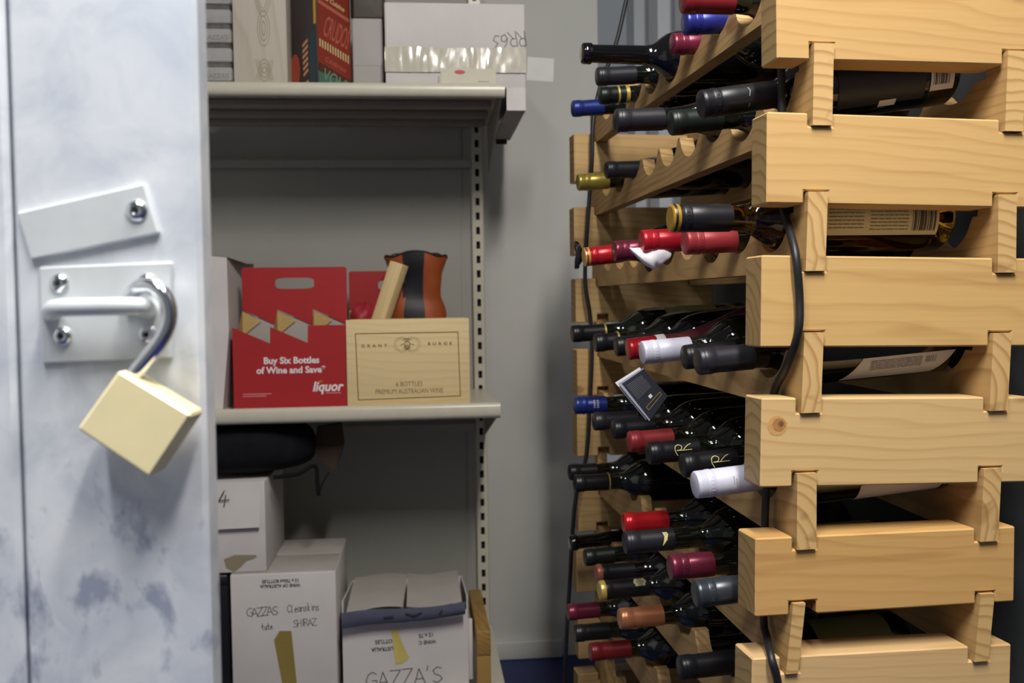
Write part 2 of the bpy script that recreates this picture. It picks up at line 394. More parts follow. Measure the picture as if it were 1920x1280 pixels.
ROOM_H = 2.42
def setting():
    wall_y = 0.52               # behind the shelf front, shelf-local
    struct(box('floor', (-1.6, -1.6, -0.05), (1.4, 3.0, 0), BLUEF))
    struct(box('ceiling', (-1.6, -1.6, ROOM_H), (1.4, 3.0, ROOM_H + 0.05), CEIL))
    o = box('wall_back', (-1.2, wall_y, 0), (0.62, wall_y + 0.04, ROOM_H), WALLM, None, 0, MS); struct(o)
    o = box('baseboard_back', (-1.2, wall_y - 0.018, 0), (0.50, wall_y, 0.05), WALLM, None, 0.004, MS); struct(o)
    # corrugated container side wall: trapezoid ribs
    x0 = 0.362; prof = []
    y = -2.6; per = 0.20
    while y < 1.75:
        prof += [(x0, y), (x0, y + per * 0.36), (x0 + 0.036, y + per * 0.50), (x0 + 0.036, y + per * 0.86)]
        y += per
    vs = []; fs = []
    for (a, b) in prof: vs += [(a, b, 0), (a, b, ROOM_H)]
    n = len(prof)
    for i in range(n - 1): fs.append([2 * i, 2 * i + 2, 2 * i + 3, 2 * i + 1])
    m = len(vs)
    for (a, b) in prof: vs += [(x0 + 0.05, b, 0), (x0 + 0.05, b, ROOM_H)]
    for i in range(n - 1): fs.append([m + 2 * i, m + 2 * i + 1, m + 2 * i + 3, m + 2 * i + 2])
    o = mk('wall_right', vs, fs, CORR, None, False, MR, True); struct(o)
    struct(box('trim_1', (x0 - .012, -2.6, 0), (x0 - .002, 1.06, ROOM_H), plain('dark_grey_lining_board', srgb(66, 69, 72), .6, var=.12, scale=30), None, 0, MR))
    struct(box('wall_left', (-1.6, -1.6, 0), (-1.55, 3.0, ROOM_H), WALLM))
setting()
for lp, lb, ya in ((LAMP, 'white ceiling batten lamp inside the store', math.pi / 2), (FILL_LAMP, 'white ceiling batten lamp behind the camera', math.pi / 2)):
    lf = thing('batten_or_fill_light', lb, 'lamp', frame(lp + V((0, 0, 0.03)), ya))
    box('housing', (-0.6, -0.05, 0), (0.6, 0.05, 0.09), CEIL, lf, 0.01)

# ------------------------------------------------------------------ wine rack
NB = 10
near = {0: ((1456, -62), (1452, 110), (1890, -43), .30, .038), 1: ((1439, 209), (1438, 381), (1864, 224), .30, .038),
        2: ((1429, 478), (1430, 651), (1903, 484), .30, .040), 3: ((1429, 746), (1416, 914), (1886, 744), .30, .042),
        4: ((1417, 1009), (1416, 1157), (1872, 988), .29, .045), 5: ((1411, 1234), (1409, 1400), (1897, 1207), None, .045)}
LY = (MRi @ P(1078, 600, 1.895)).y          # local depth of the far block faces
farpx = {0: (1076, 250, 340), 1: (1076, 388, 478), 2: (1079, 522, 605), 3: (1082, 655, 742), 4: (1082, 775, 856),
         5: (1084, 915, 997), 6: (1081, 1031, 1111), 7: (1084, 1150, 1236), 8: (1084, 1264, 1346)}
railpx = {0: ((1523, 83, 1560), (1519, 236, 1558), (1886, 97, 1919), (1878, 247, 1915)),
          1: ((1512, 360, 1549), (1506, 508, 1545), (1865, 365, 1904), (1864, 511, 1902)),
          2: ((1504, 623, 1542), (1497, 773, 1537), (1856, 624, 1894), (1849, 769, 1886)),
          3: ((1490, 886, 1529), (1490, 1028, 1528), (1840, 877, 1874), (1834, 1013, 1866)),
          4: ((1485, 1129, 1506), (1469, 1260, 1494), (1833, 1111, 1862), (1824, 1237, 1847))}
rack = thing('wine_rack', 'tall pine wine rack of notched blocks and scalloped rails full of bottles', 'wine rack', MR)
# near block geometry: (x of left end, z bottom, z top, tilt, width, thickness)
nb = {}
for k in range(6):
    tl, bl, tr, w, t = near[k]
    a, b, c = RL(*tl), RL(*bl), RL(*tr)
    tilt = math.atan2(c.z - a.z, c.x - a.x); h = (a - b).length
    if w is None: w = c.x - a.x
    nb[k] = dict(a=a, tilt=tilt, h=h, w=w, t=t)
zt5 = nb[5]['a'].z
for k in range(6, 10):
    zt = 0.09 + (zt5 - 0.09) * (9 - k) / 4.0
    nb[k] = dict(a=V((nb[5]['a'].x - 0.001 * (k - 5), 0, zt)), tilt=-0.004 * (9 - k) / 4, h=0.09, w=0.285, t=0.042)
fb = {}
for k in range(9):
    x, t, b = farpx[k]; a = RL(x, t, LY); c = RL(x, b, LY)
    fb[k] = dict(a=V((a.x, LY, a.z)), h=a.z - c.z)
fb[9] = dict(a=V((fb[8]['a'].x, LY, 0.09)), h=0.09)
# rail geometry per side: near (xb,zb,xt,zt,width) far (x, zb, zt)
NOT = 0.016
rails = {}
for k in range(-1, 9):
    if 0 <= k <= 4:
        tl_, bl_, tr_, br_ = railpx[k]
        q = []
        for top, bot in ((tl_, bl_), (tr_, br_)):
            p1, p2 = RL(top[0], top[1]), RL(top[2], top[1]); p3, p4 = RL(bot[0], bot[1]), RL(bot[2], bot[1])
            q.append([(p3.x + p4.x) / 2, (p3.z + p4.z) / 2, (p1.x + p2.x) / 2, (p1.z + p2.z) / 2, min(0.021, (p2.x - p1.x + p4.x - p3.x) / 2)])
        nearq = q
    elif k == -1:
        nearq = None
    else:
        A, B = nb[k], nb[k + 1]
        nearq = []
        for dx in (0.052, 0.248):
            zb = B['a'].z + math.tan(B['tilt']) * dx - NOT
            zt = A['a'].z - A['h'] + math.tan(A['tilt']) * dx + NOT
            nearq.append([A['a'].x + dx, zb, A['a'].x + dx, zt, 0.02])
    rails[k] = dict(near=nearq)
    far = []
    for j, dx in enumerate((0.055, 0.250)):
        zb = fb[k + 1]['a'].z - NOT
        zt = (fb[k]['a'].z - fb[k]['h'] + NOT) if k >= 0 else zb + 0.08
        far.append([fb[k + 1]['a'].x + dx, zb, zt])
    rails[k]['far'] = far
d01 = nb[0]['a'] - nb[1]['a']
rails[-1]['near'] = [[q[0] + d01.x, q[1] + d01.z, q[2] + d01.x, q[3] + d01.z, q[4]] for q in rails[0]['near']]
YEND = LY + 0.048
Y0R = -0.004
def rail_at(k, side, y):
    n, f = rails[k]['near'][side], rails[k]['far'][side]
    t = (y - Y0R) / (LY - Y0R)
    return dict(xb=n[0] + (f[0] - n[0]) * t, zb=n[1] + (f[1] - n[1]) * t, xt=n[2] + (f[0] - n[2]) * t, zt=n[3] + (f[2] - n[3]) * t, w=n[4] + (0.02 - n[4]) * t)
def slot_y(i): return 0.084 + 0.0980 * i
NSLOT = 9
valley = {}                      # (rail, side, slot) -> height of the scallop bottom above the rail's lower edge

# ------------------------------------------------------------------ bottles
def profile(kind, L):
    if kind == 'burgundy':
        p = [(.003, .0128), (.075, .0138), (.095, .0165), (.115, .021), (.135, .0270), (.155, .0330), (.172, .0376), (.19, .0402), (.205, .0408)]; R = .0408
    elif kind == 'long':
        p = [(.003, .0128), (.095, .0140), (.106, .0155), (.113, .0195), (.120, .0255), (.129, .0315), (.140, .0355), (.152, .0372), (.165, .0376)]; R = .0376
    else:
        p = [(.003, .0128), (.070, .0136), (.084, .0150), (.092, .0185), (.100, .0245), (.109, .0305), (.119, .0345), (.130, .0366), (.143, .0374)]; R = .0374
    p = [(.003, 0.0)] + p + [(L - .040, R), (L - .007, R), (L - .002, R - .0035), (L, R - .009), (L - .001, R - .014), (L - .014, .008), (L - .016, 0.0)]
    return p
def rad_at(p, s):
    for (a, ra), (b, rb) in zip(p[1:-1], p[2:]):
        if a <= s <= b: return ra + (rb - ra) * (s - a) / (b - a)
    return p[-5][1]
def lathe(name, prof, L, mat, parent, seg=32, smooth=40, knurl=None):
    vs = []; fs = []; rings = []
    for j, (s, r) in enumerate(prof):
        if r < 1e-6: rings.append([len(vs)]); vs.append((L - s, 0, 0))
        else:
            ring = []
            for k in range(seg):
                an = 2 * math.pi * k / seg; rr = r
                if knurl and knurl[0] <= s <= knurl[1]: rr = r + (0.00035 if k % 2 else -0.0001)
                ring.append(len(vs)); vs.append((L - s, rr * math.cos(an), rr * math.sin(an)))
            rings.append(ring)
    for A, B in zip(rings[:-1], rings[1:]):
        if len(A) == 1 and len(B) == 1: continue
        for k in range(seg):
            k2 = (k + 1) % seg
            if len(A) == 1: fs.append([A[0], B[k], B[k2]])
            elif len(B) == 1: fs.append([A[k], A[k2], B[0]])
            else: fs.append([A[k], A[k2], B[k2], B[k]])
    o = mk(name, vs, fs, mat, parent); smooth_by_angle(o, smooth); return o
def cyl_patch(name, s0, s1, t0, t1, r, L, mat, parent, n=14, skew=0.0):
    vs = []; fs = []
    for k in range(n + 1):
        t = t0 + (t1 - t0) * k / n; off = skew * (k / n - .5)
        for s in (s0 + off, s1 + off): vs.append((L - s, r * math.cos(t), r * math.sin(t)))
    for k in range(n): fs.append([2 * k, 2 * k + 1, 2 * k + 3, 2 * k + 2])
    return mk(name, vs, fs, mat, parent, True, None, True)
def cyl_strokes(name, lines, w, r, L, mat, parent, s0, t0):
    """strokes laid on the cylinder: x runs along the neck, y round it"""
    sub = []
    for ln in lines:
        q = [ln[0]]
        for a, b in zip(ln[:-1], ln[1:]):
            m = max(1, int(math.hypot(b[0] - a[0], b[1] - a[1]) / 0.003))
            q += [(a[0] + (b[0] - a[0]) * i / m, a[1] + (b[1] - a[1]) * i / m) for i in range(1, m + 1)]
        sub.append(q)
    vs, fs = ribbon_polys(sub, w)
    out = [(L - s0 - p.x, r * math.cos(t0 + p.y / r), r * math.sin(t0 + p.y / r)) for p in vs]
    return mk(name, out, fs, mat, parent, False, None, False)
def screw_profile(cl):
    p = [(0, 0), (0, .0128), (.0006, .0141), (.0020, .0149)]
    for j in range(4): s = .0045 + j * .0021; p += [(s, .0150), (s + .0006, .0145), (s + .0013, .0150)]
    p += [(.0135, .0151), (.0175, .0151), (.0182, .0144), (.0192, .0150), (.0205, .0144), (.0218, .0150), (.040, .0150), (cl, .0149), (cl, .0136)]
    return p
def cork_profile(cl):
    return [(0, 0), (0, .0124), (.0007, .0137), (.0020, .0145), (.0052, .0147), (.0057, .0144), (.0064, .0147), (.0090, .0148), (.0148, .0149), (.0166, .0141), (.0200, .0140), (.040, .0142), (cl, .0145), (cl, .0135)]
def curve2(p, n=6): return [(q.x, q.y) for q in smooth_path([(a, b, 0) for a, b in p], n)]
R_GLYPH = [curve2([(-.001, -.0075), (-.004, -.002), (-.0035, .004), (.001, .0065), (.005, .004), (.0035, .0), (-.002, -.001)]), curve2([(-.002, -.001), (.006, -.0012), (.018, -.0012)]), curve2([(.006, -.0012), (.0095, .002), (.0135, .0050), (.0175, .0066)])]
GOLDINK = plain('pale_gold_ink', srgb(232, 220, 150), 0.5)

def add_bottle(tier, slot, px, py, slope, kind, style, mat, label, capl=.062, glass=None, disc=None, rings=(), lab=None, extra=None, capmid=None):
    rk = tier - 1
    y = slot_y(slot)
    C = MR @ V((0, y, 0))
    tip = onplane(px, py, C, u); q2 = onplane(px + 100, py + 100 * slope, C, u)
    d = (q2 - tip).normalized()
    tl = MRi @ tip
    protr = rail_at(rk, 0, y)['xb'] - tl.x
    L = min(.325, max(.288, protr + .190))
    prof = profile(kind, L)
    dl = MRi.to_3x3() @ d
    for side in (0, 1):
        ra = rail_at(rk, side, y); s = (ra['xb'] - tl.x) / dl.x
        lowest = 1e9
        for ds in (-.011, 0, .011):
            ss = s + ds
            r = rad_at(prof, min(ss, L - .008)) if ss < capl + 10 else .015
            r = max(r, .0152) if ss < capl else r
            lowest = min(lowest, tl.z + dl.z * ss - r / math.hypot(dl.x, dl.y))
        valley[(rk, side, slot)] = lowest - .0008 - ra['zb']
    X = -d; Z = V((0, 0, 1)); Yv = Z.cross(X).normalized(); Z = X.cross(Yv).normalized()
    m = Matrix.Identity(4)
    for i in range(3): m[i][0] = X[i]; m[i][1] = Yv[i]; m[i][2] = Z[i]
    m.translation = tip + d * L
    t = thing('wine_bottle', label, 'bottle', m, 'wine bottles in the pine rack')
    lathe('glass', prof, L, glass or GLASS, t)
    if style == 'screw': c = lathe('screw_cap', screw_profile(capl), L, mat, t, 48, 30, (.0134, .0176))
    elif style == 'cork': c = lathe('capsule', cork_profile(capl), L, mat, t, 32, 30)
    elif style == 'lip': c = lathe('lip', [(0, 0), (0, .0120), (.001, .0140), (.003, .0152), (.013, .0156), (.0145, .0150), (.0155, .0135)], L, mat, t, 32, 30)
    if disc is not None: lathe('cap_end', [(-.0006, 0), (-.0006, .0125), (.0008, .0146), (.007, .0153), (.0078, .0150)], L, disc, t, 32, 30)
    if capmid is not None: lathe('neck_band', [(capl - .012, .0150), (capl - .012, .0155), (capl + .001, .0155), (capl + .001, .0150)], L, capmid, t, 32, 30)
    for (s, w, mt) in rings: lathe('foil_ring', [(s, .0140), (s, .0156), (s + w, .0156), (s + w, .0140)], L, mt, t, 32, 30)
    R = prof[-6][1]
    if lab:
        lab = tuple((L + q) if i < 2 and q < 0 else q for i, q in enumerate(lab))
        lb = cyl_patch('label', lab[0], min(lab[1], L - .012), lab[2], lab[3], R + .0005, L, lab[4], t, skew=lab[5] if len(lab) > 5 else 0)
    if extra: extra(t, L, R)
    return t

def bars(t, L, R, s0, s1, t0, h, mat=INK, seed=3, n=18, slant=0.0):
    rnd = random.Random(seed); ln = []
    vs = []; fs = []
    s = s0
    while s < s1:
        w = rnd.choice((.0005, .0008, .0013)); k = len(vs); m = 6
        for j in range(m + 1):
            tt = t0 + h * j / m
            for q in (s, s + w): vs.append((L - q, (R + .0012) * math.cos(tt), (R + .0012) * math.sin(tt)))
        for j in range(m): fs.append([k + 2 * j, k + 2 * j + 1, k + 2 * j + 3, k + 2 * j + 2])
        s += w + rnd.choice((.0006, .0009, .0015))
    return mk('barcode', vs, fs, mat, t, True, None, False)
def lines_print(t, L, R, s0, s1, t0, t1, n, mat, w=.0009):
    ln = []; rnd = random.Random(n)
    for j in range(n):
        a = (t0 + (t1 - t0) * (j + .5) / n) * R; s = s0
        while s < s1:
            e = min(s1, s + rnd.uniform(.003, .009)); ln.append([(s, a), (e, a)]); s = e + .0016
    return cyl_strokes('label_print', ln, w, R + .0011, L, mat, t, 0, 0)
PALE = plain('faint_ink', srgb(126, 116, 88), 0.8); PALEG = plain('faint_grey_ink', srgb(150, 146, 146), 0.8)
def ex_t1(t, L, R):
    cyl_patch('barcode_label', L - .040, L - .012, -.70, .15, R + .0008, L, LBL_WHITE, t)
    bars(t, L, R, L - .037, L - .017, -.52, .58)
    cyl_patch('print_patch', L - .098, L - .078, -1.0, -.78, R + .0008, L, LBL_WHITE, t)
def ex_t2(t, L, R):
    bars(t, L, R, L - .055, L - .029, -.48, .80)
    lines_print(t, L, R, L - .104, L - .060, -.5, .42, 9, PALE)
    lines_print(t, L, R, L - .152, L - .112, -.45, .40, 8, PALE)
def ex_t3(t, L, R):
    lines_print(t, L, R, L - .105, L - .045, -.75, -.40, 6, PALEG)
    bars(t, L, R, L - .040, L - .028, -.62, .2, PALEG, 5)
def ex_R(t, L, R): cyl_strokes('gold_letter', R_GLYPH, .0010, .0150, L, GOLDINK, t, .036, .25)
def ex_gold(t, L, R):
    rnd = random.Random(2); ln = []
    for j in range(4): ln.append([(.0 + .0016 * j, -.008 + .002 * j), (.003 + .0014 * j, .003 + .001 * j), (.0015 + .0015 * j, .009)])
    cyl_strokes('gold_mark', ln, .0011, .0150, L, GOLDINK, t, .047, .3)
def ex_white(t, L, R): cyl_strokes('side_print', [[(0, -.004), (.0, .004)], [(.0025, -.006), (.0025, .001)]], .0012, .0152, L, PALEG, t, .040, .2)
def ex_text(t, L, R):
    ln = []
    for j in range(5): ln += [[(0, -.006 + j * .003), (.003, -.0055 + j * .003)], [(.006, -.006 + j * .003), (.009, -.0055 + j * .003)]]
    cyl_strokes('cap_print', ln, .0008, .0152, L, WHITEINK, t, .030, .2)
def ex_small(t, L, R): cyl_strokes('cap_print', [[(0, -.004), (.002, .002), (.0005, .006)], [(-.001, -.016), (0, -.012)]], .0007, .0152, L, PALEG, t, .050, .25)
def ex_oval(t, L, R):
    vs = [(.0125, 0)]
    o = cyl_strokes('oval_label', [[(-.006, .001), (.010, .001)], [(-.004, -.003), (.008, -.003)], [(-.004, .005), (.008, .005)]], .0046, .0149, L, LBL_CREAM, t, .058, .75)

W = 'wine bottle with '
B = add_bottle
# top row (tier 0), nearest first
B(0, 1, 1279, 2, .02, 'bordeaux', 'cork', C_DEEPRED, W + 'dark red capsule, highest of all the bottles in view')
B(0, 2, 1283, 44, -.05, 'bordeaux', 'screw', C_BLUE, W + 'ribbed royal blue screw cap on the top row')
B(0, 3, 1260, 83, -.04, 'bordeaux', 'screw', C_MAROON, W + 'short maroon cap beside the long black neck on the top row')
B(0, 4, 1090, 100, .03, 'long', 'lip', GLASSB, 'black wine bottle with a long bare neck lying on the top row', glass=GLASSB)
B(0, 5, 1119, 144, -.05, 'bordeaux', 'cork', C_SATIN, W + 'satin black capsule just under the long bare neck')
B(0, 6, 1124, 180, -.07, 'bordeaux', 'cork', C_GREENBLK, W + 'black capsule and yellow foil rings on the top row', capl=.045, rings=((.030, .003, GOLD), (.044, .006, GOLD)))
B(0, 7, 1073, 204, -.06, 'bordeaux', 'cork', C_NAVY, W + 'navy blue capsule at the far end of the top row', capl=.056)
# second row
B(1, 0, 1313, 196, -.14, 'bordeaux', 'screw', C_BLACK, W + 'black screw cap and embossed end, nearest on the second row', capl=.085, lab=(.140, -.045, -.9, .9, LBL_DARK), extra=lambda t, L, R: (ex_t1(t, L, R), ex_small(t, L, R)))
B(1, 1, 1256, 231, -.10, 'bordeaux', 'cork', C_GREENBLK, W + 'greenish black capsule tucked below the embossed screw cap')
B(1, 2, 1154, 226, -.035, 'burgundy', 'cork', C_SATIN, 'sloping shouldered wine bottle with a long satin black capsule on the second row', lab=(.20, .27, -.3, 1.5, LBL_WHITE))
B(1, 6, 1136, 319, -.03, 'bordeaux', 'cork', C_SATIN, W + 'satin black capsule beside the olive gold cap', capl=.06)
B(1, 7, 1083, 342, -.06, 'bordeaux', 'screw', C_OLIVE, W + 'olive gold screw cap at the far end of the second row', capl=.056)
#B(1, 4, 1216, 296, -.03, 'bordeaux', 'cork', C_BLACK, W + 'black neck pushed deep into the second row', glass=GLASSB)
# third row
B(2, 0, 1257, 409, -.005, 'bordeaux', 'screw', C_BLACK, 'amber glass wine bottle with a gold topped black screw cap', capl=.066, glass=AMBER, disc=C_GOLD, lab=(.130, -.024, -.62, .52, LBL_CREAM), extra=ex_t2)
B(2, 1, 1283, 454, -.05, 'bordeaux', 'screw', C_DULLRED, W + 'dull red screw cap directly under the amber bottle')
B(2, 2, 1202, 453, -.05, 'bordeaux', 'screw', C_RED, W + 'glossy red screw cap above the white tissue', capl=.064)
B(2, 4, 1151, 471, -.07, 'bordeaux', 'screw', C_MAROON, W + 'brownish red screw cap left of the white tissue')
B(2, 5, 1095, 482, -.11, 'bordeaux', 'screw', C_RED, W + 'red ribbed screw cap and gold end beside the hanging cable', disc=GOLD)
# fourth row
B(3, 0, 1307, 678, -.10, 'bordeaux', 'cork', C_SATIN, W + 'satin black capsule, nearest on the fourth row', lab=(-.125, -.016, -1.15, -.30, LBL_WHITE, .02), extra=ex_t3)
B(3, 1, 1282, 670, -.12, 'bordeaux', 'cork', C_BLACK, W + 'glossy black capsule half hidden behind the nearest of the fourth row')
B(3, 2, 1203, 661, -.10, 'bordeaux', 'screw', C_WHITE, W + 'lavender white screw cap on the fourth row', capl=.064)
B(3, 3, 1177, 655, -.13, 'burgundy', 'screw', C_RED, 'rose wine bottle with a red screw cap and white paper band', glass=ROSE, capl=.052, capmid=LBL_WHITE)
B(3, 4, 1154, 650, -.12, 'bordeaux', 'cork', C_BLACK, W + 'short black capsule left of the red cap on the fourth row', glass=GLASSB)
B(3, 5, 1115, 643, -.10, 'bordeaux', 'cork', C_BLACK, W + 'plain black capsule under the gold ringed one on the fourth row', capl=.035, rings=((.036, .003, GOLD),))
B(3, 6, 1072, 626, -.06, 'bordeaux', 'cork', C_BLACK, W + 'black capsule and one gold ring, far end of the fourth row', capl=.055, rings=((.055, .003, GOLD),), lab=(.16, .25, -.2, 1.3, LBL_OLIVE))
# fifth row
B(4, 0, 1302, 909, -.13, 'bordeaux', 'screw', C_WHITE, W + 'large white screw cap, nearest on the fifth row', capl=.080, lab=(.175, .28, -1.3, -.45, LBL_WHITE), extra=ex_white)
B(4, 1, 1279, 873, -.12, 'bordeaux', 'cork', C_BLACK, W + 'gold letter on black capsule, just above the white cap', capl=.066, extra=ex_R)
B(4, 2, 1215, 850, -.10, 'bordeaux', 'cork', C_BLACK, W + 'gold letter on black capsule, just below the red one', capl=.066, extra=ex_R)
B(4, 3, 1179, 828, -.08, 'bordeaux', 'cork', C_DULLRED, W + 'matt red capsule on the fifth row')
B(4, 4, 1149, 805, -.07, 'bordeaux', 'cork', C_BLACK, W + 'matt black capsule just left of the matt red one')
B(4, 5, 1113, 790, -.05, 'bordeaux', 'cork', C_SATIN, W + 'shiny black capsule between the navy cap and a matt black one', capl=.07)
B(4, 6, 1077, 760, -.03, 'bordeaux', 'screw', C_NAVY, W + 'navy cap and white print beside the folded tag', capl=.054, extra=ex_text)
# sixth row
B(5, 0, 1303, 1113, -.12, 'bordeaux', 'screw', C_GREY, W + 'dark grey ribbed screw cap, nearest on the sixth row', capl=.075, lab=(.165, .255, .2, 1.7, LBL_OLIVE))
B(5, 1, 1256, 1063, -.08, 'bordeaux', 'screw', C_MAROON, W + 'shiny maroon screw cap and bare glass neck behind the grey cap', capl=.052, lab=(.17, .26, .2, 1.8, LBL_CREAM))
B(5, 2, 1171, 1017, -.08, 'long', 'cork', C_SATIN, W + 'charcoal capsule and small gold crest on the sixth row', capl=.064, extra=ex_gold)
B(5, 3, 1169, 981, -.07, 'bordeaux', 'cork', C_BRIGHTRED, W + 'bright red foil capsule on the sixth row')
B(5, 6, 1077, 906, -.05, 'bordeaux', 'cork', C_BLACK, W + 'black capsule and gold ring near the far end of the sixth row', capl=.058, rings=((.058, .002, GOLD),))
B(5, 7, 1067, 885, -.05, 'bordeaux', 'cork', C_BLACK, W + 'glossy black capsule, last at the far end of the sixth row', capl=.05)
# seventh row
B(6, 1, 1274, 1252, -.12, 'bordeaux', 'cork', C_BLACK, W + 'black capsule low in front of the cable at bottom right', capl=.07, lab=(.165, .26, .2, 1.8, LBL_OLIVE))
B(6, 3, 1161, 1160, -.10, 'bordeaux', 'cork', C_COPPER, W + 'shiny copper capsule on the seventh row')
B(6, 4, 1124, 1107, -.10, 'bordeaux', 'cork', C_BLACK, W + 'gold ended black capsule and a small oval neck label', disc=GOLD, capl=.075, extra=ex_oval)
B(6, 5, 1118, 1075, -.08, 'bordeaux', 'cork', C_BLACK, W + 'copper brown end on a black neck', disc=C_BROWN, glass=GLASSB)
B(6, 6, 1096, 1045, -.10, 'bordeaux', 'cork', C_GREENBLK, W + 'dark olive black capsule above the copper brown end', capl=.05)
B(6, 8, 1068, 1018, -.12, 'long', 'lip', GLASSB, W + 'thin bare black neck at the far end of the seventh row', glass=GLASSB)
# eighth row
B(7, 7, 1064, 1148, -.10, 'bordeaux', 'cork', C_MAROON, W + 'maroon capsule at the far end of the eighth row', capl=.058)
B(7, 6, 1077, 1187, -.09, 'bordeaux', 'cork', C_BLACK, W + 'matt black capsule between two red ones on the eighth row', capl=.06)
B(7, 5, 1106, 1222, -.09, 'bordeaux', 'cork', C_DEEPRED, W + 'wine red capsule low on the eighth row', capl=.066)

# rack blocks
def block_pts(xl, h, w, top_n, bot_n, nd=NOT):
    pts = [(0, 0)]
    for (a, b) in sorted(bot_n): pts += [(a, 0), (a, bot_n[(a, b)]), (b, bot_n[(a, b)]), (b, 0)]
    pts += [(w, 0), (w, h)]
    for (a, b) in sorted(top_n, reverse=True): pts += [(b, h), (b, h - top_n[(a, b)]), (a, h - top_n[(a, b)]), (a, h)]
    pts += [(0, h)]; return pts
TINT = {0: (1, .97, .90, 1), 1: (1, .96, .88, 1), 2: (1, .98, .90, 1), 3: (1.08, 1.11, 1.16, 1), 4: (.98, .88, .72, 1), 5: (1.16, 1.22, 1.4, 1)}
KN1 = plain('knot_rim', srgb(196, 150, 92), .6, var=.12, scale=200); KN2 = plain('knot_ring', srgb(166, 118, 68), .6, var=.2, scale=300); KN3 = plain('knot_heart', srgb(120, 82, 50), .6, var=.3, scale=400)
for k in range(NB):
    for end in (0, 1):
        if end == 0:
            B0 = nb[k]; tilt = B0['tilt']; h = B0['h']; w = B0['w']; t = B0['t']
            org = V((B0['a'].x, 0, B0['a'].z)) - V((-math.sin(tilt), 0, math.cos(tilt))) * h
        else:
            B0 = fb[k]; tilt = 0; h = B0['h']; w = 0.29; t = 0.042; org = V((B0['a'].x, LY, B0['a'].z - h))
        ex = V((math.cos(tilt), 0, math.sin(tilt))); ez = V((-math.sin(tilt), 0, math.cos(tilt)))
        yq = Y0R if end == 0 else LY
        tn, bn = {}, {}
        for side in (0, 1):
            ra = rail_at(k - 1, side, yq); p = V((ra['xb'], 0, ra['zb'])) - V((org.x, 0, org.z)); x, z = p.dot(ex), p.dot(ez)
            sl = abs(ra['xt'] - ra['xb']) * .2
            tn[(x - ra['w'] / 2 - .0022 - sl, x + ra['w'] / 2 + .0022 + sl)] = max(.004, h - z + .0006)
            if k < 9:
                ra = rail_at(k, side, yq); p = V((ra['xt'], 0, ra['zt'])) - V((org.x, 0, org.z)); x, z = p.dot(ex), p.dot(ez)
                ex_r = .014 if (k == 4 and side == 0 and end == 0) else .0022
                bn[(x - ra['w'] / 2 - .0022 - sl, x + ra['w'] / 2 + ex_r + sl)] = max(.004, z + .0012)
        m = Matrix.Translation(org) @ Matrix.Rotation(-tilt, 4, 'Y')
        o = prism('end_block', block_pts(0, h, w, tn, bn), 0, t, PINE, rack, .0016, m)
        if end == 0 and k in TINT: o.color = TINT[k]
        if end == 0 and k == 3:
            kp_ = m.inverted() @ RL(1457, 798)
            for q, (rx, rz, mt) in enumerate(((.0105, .0100, KN1), (.0072, .0068, KN2), (.0030, .0030, KN3))):
                decal('knot', [(kp_.x + .002 * q + rx * math.cos(a_ * .2618) * (1 + .06 * math.sin(a_ * 1.7)), kp_.z + .001 * q + rz * math.sin(a_ * .2618)) for a_ in range(24)], mt, o, -.0002 - .0001 * q)
for k in range(-1, 9):
    for side in (0, 1):
        ys = sorted(set([Y0R, .028, .030] + [.030 + (YEND - .060 - .0) * i / 230 for i in range(231)] + [YEND - .030, YEND - .028, YEND]))
        vs = []
        x_o = rail_at(k, side, Y0R)['xb']; z_o = rail_at(k, side, Y0R)['zb']
        for y in ys:
            ra = rail_at(k, side, y); H = ra['zt'] - ra['zb']
            if y <= .029 or y >= YEND - .029: top = H
            else:
                top = min(H, .061)
                for i in range(NSLOT):
                    dy = abs(y - slot_y(i)); R = .045
                    if dy < R * .99:
                        hv = min(.058, max(.0015, valley.get((k, side, i), .028)))
                        top = min(top, hv + R - math.sqrt(R * R - dy * dy))
            fr = top / H
            for (sgn, zz) in ((-1, 0), (1, 0), (1, 1), (-1, 1)):
                xc = ra['xb'] + (ra['xt'] - ra['xb']) * fr * zz
                vs.append((y, -(xc + sgn * ra['w'] / 2 - x_o), ra['zb'] + top * zz - z_o))
        n = len(ys); fs = []
        for i in range(n - 1):
            for a in range(4): fs.append([4 * i + a, 4 * i + (a + 1) % 4, 4 * i + 4 + (a + 1) % 4, 4 * i + 4 + a])
        fs += [[0, 1, 2, 3], [4 * n - 1, 4 * n - 2, 4 * n - 3, 4 * n - 4]]
        m = Matrix.Translation((x_o, 0, z_o)) @ Matrix.Rotation(math.pi / 2, 4, 'Z')
        mk('rail', vs, fs, PINE_RAIL, rack, False, m)

# power cables woven through the rack
def cable(name, label, pts, r):
    pts = [MR @ RL(*p) for p in pts]
    base = pts[-1].copy()
    t = tube(name, [p - base for p in smooth_path(pts, 8)], r, RUBBER, None, 10, Matrix.Translation(base))
    return tag(t, label, 'cable', 'black cables on the rack')
zf = 2330
cable('power_cable', 'thick black cable woven past the near block ends of the pine rack',
      [(1463, -40, .045), (1464, 60, .045), (1465, 130, .045), (1466, 200, .045), (1466, 300, .045), (1468, 385, .045), (1480, 430, .020), (1492, 480, -.006), (1499, 560, -.007),
       (1496, 625, -.007), (1473, 690, .016), (1451, 738, .045), (1441, 830, .051), (1437, 915, .051), (1434, 985, .051), (1433, 1080, .051), (1432, 1163, .045),
       (1438, 1195, .026), (1447, 1236, -.007), (1460, 1300, -.008), (1462, 1500, -.008), (1464, 1800, -.010), (1464, 2100, -.012), (1463, 2330, -.014)], .0042)
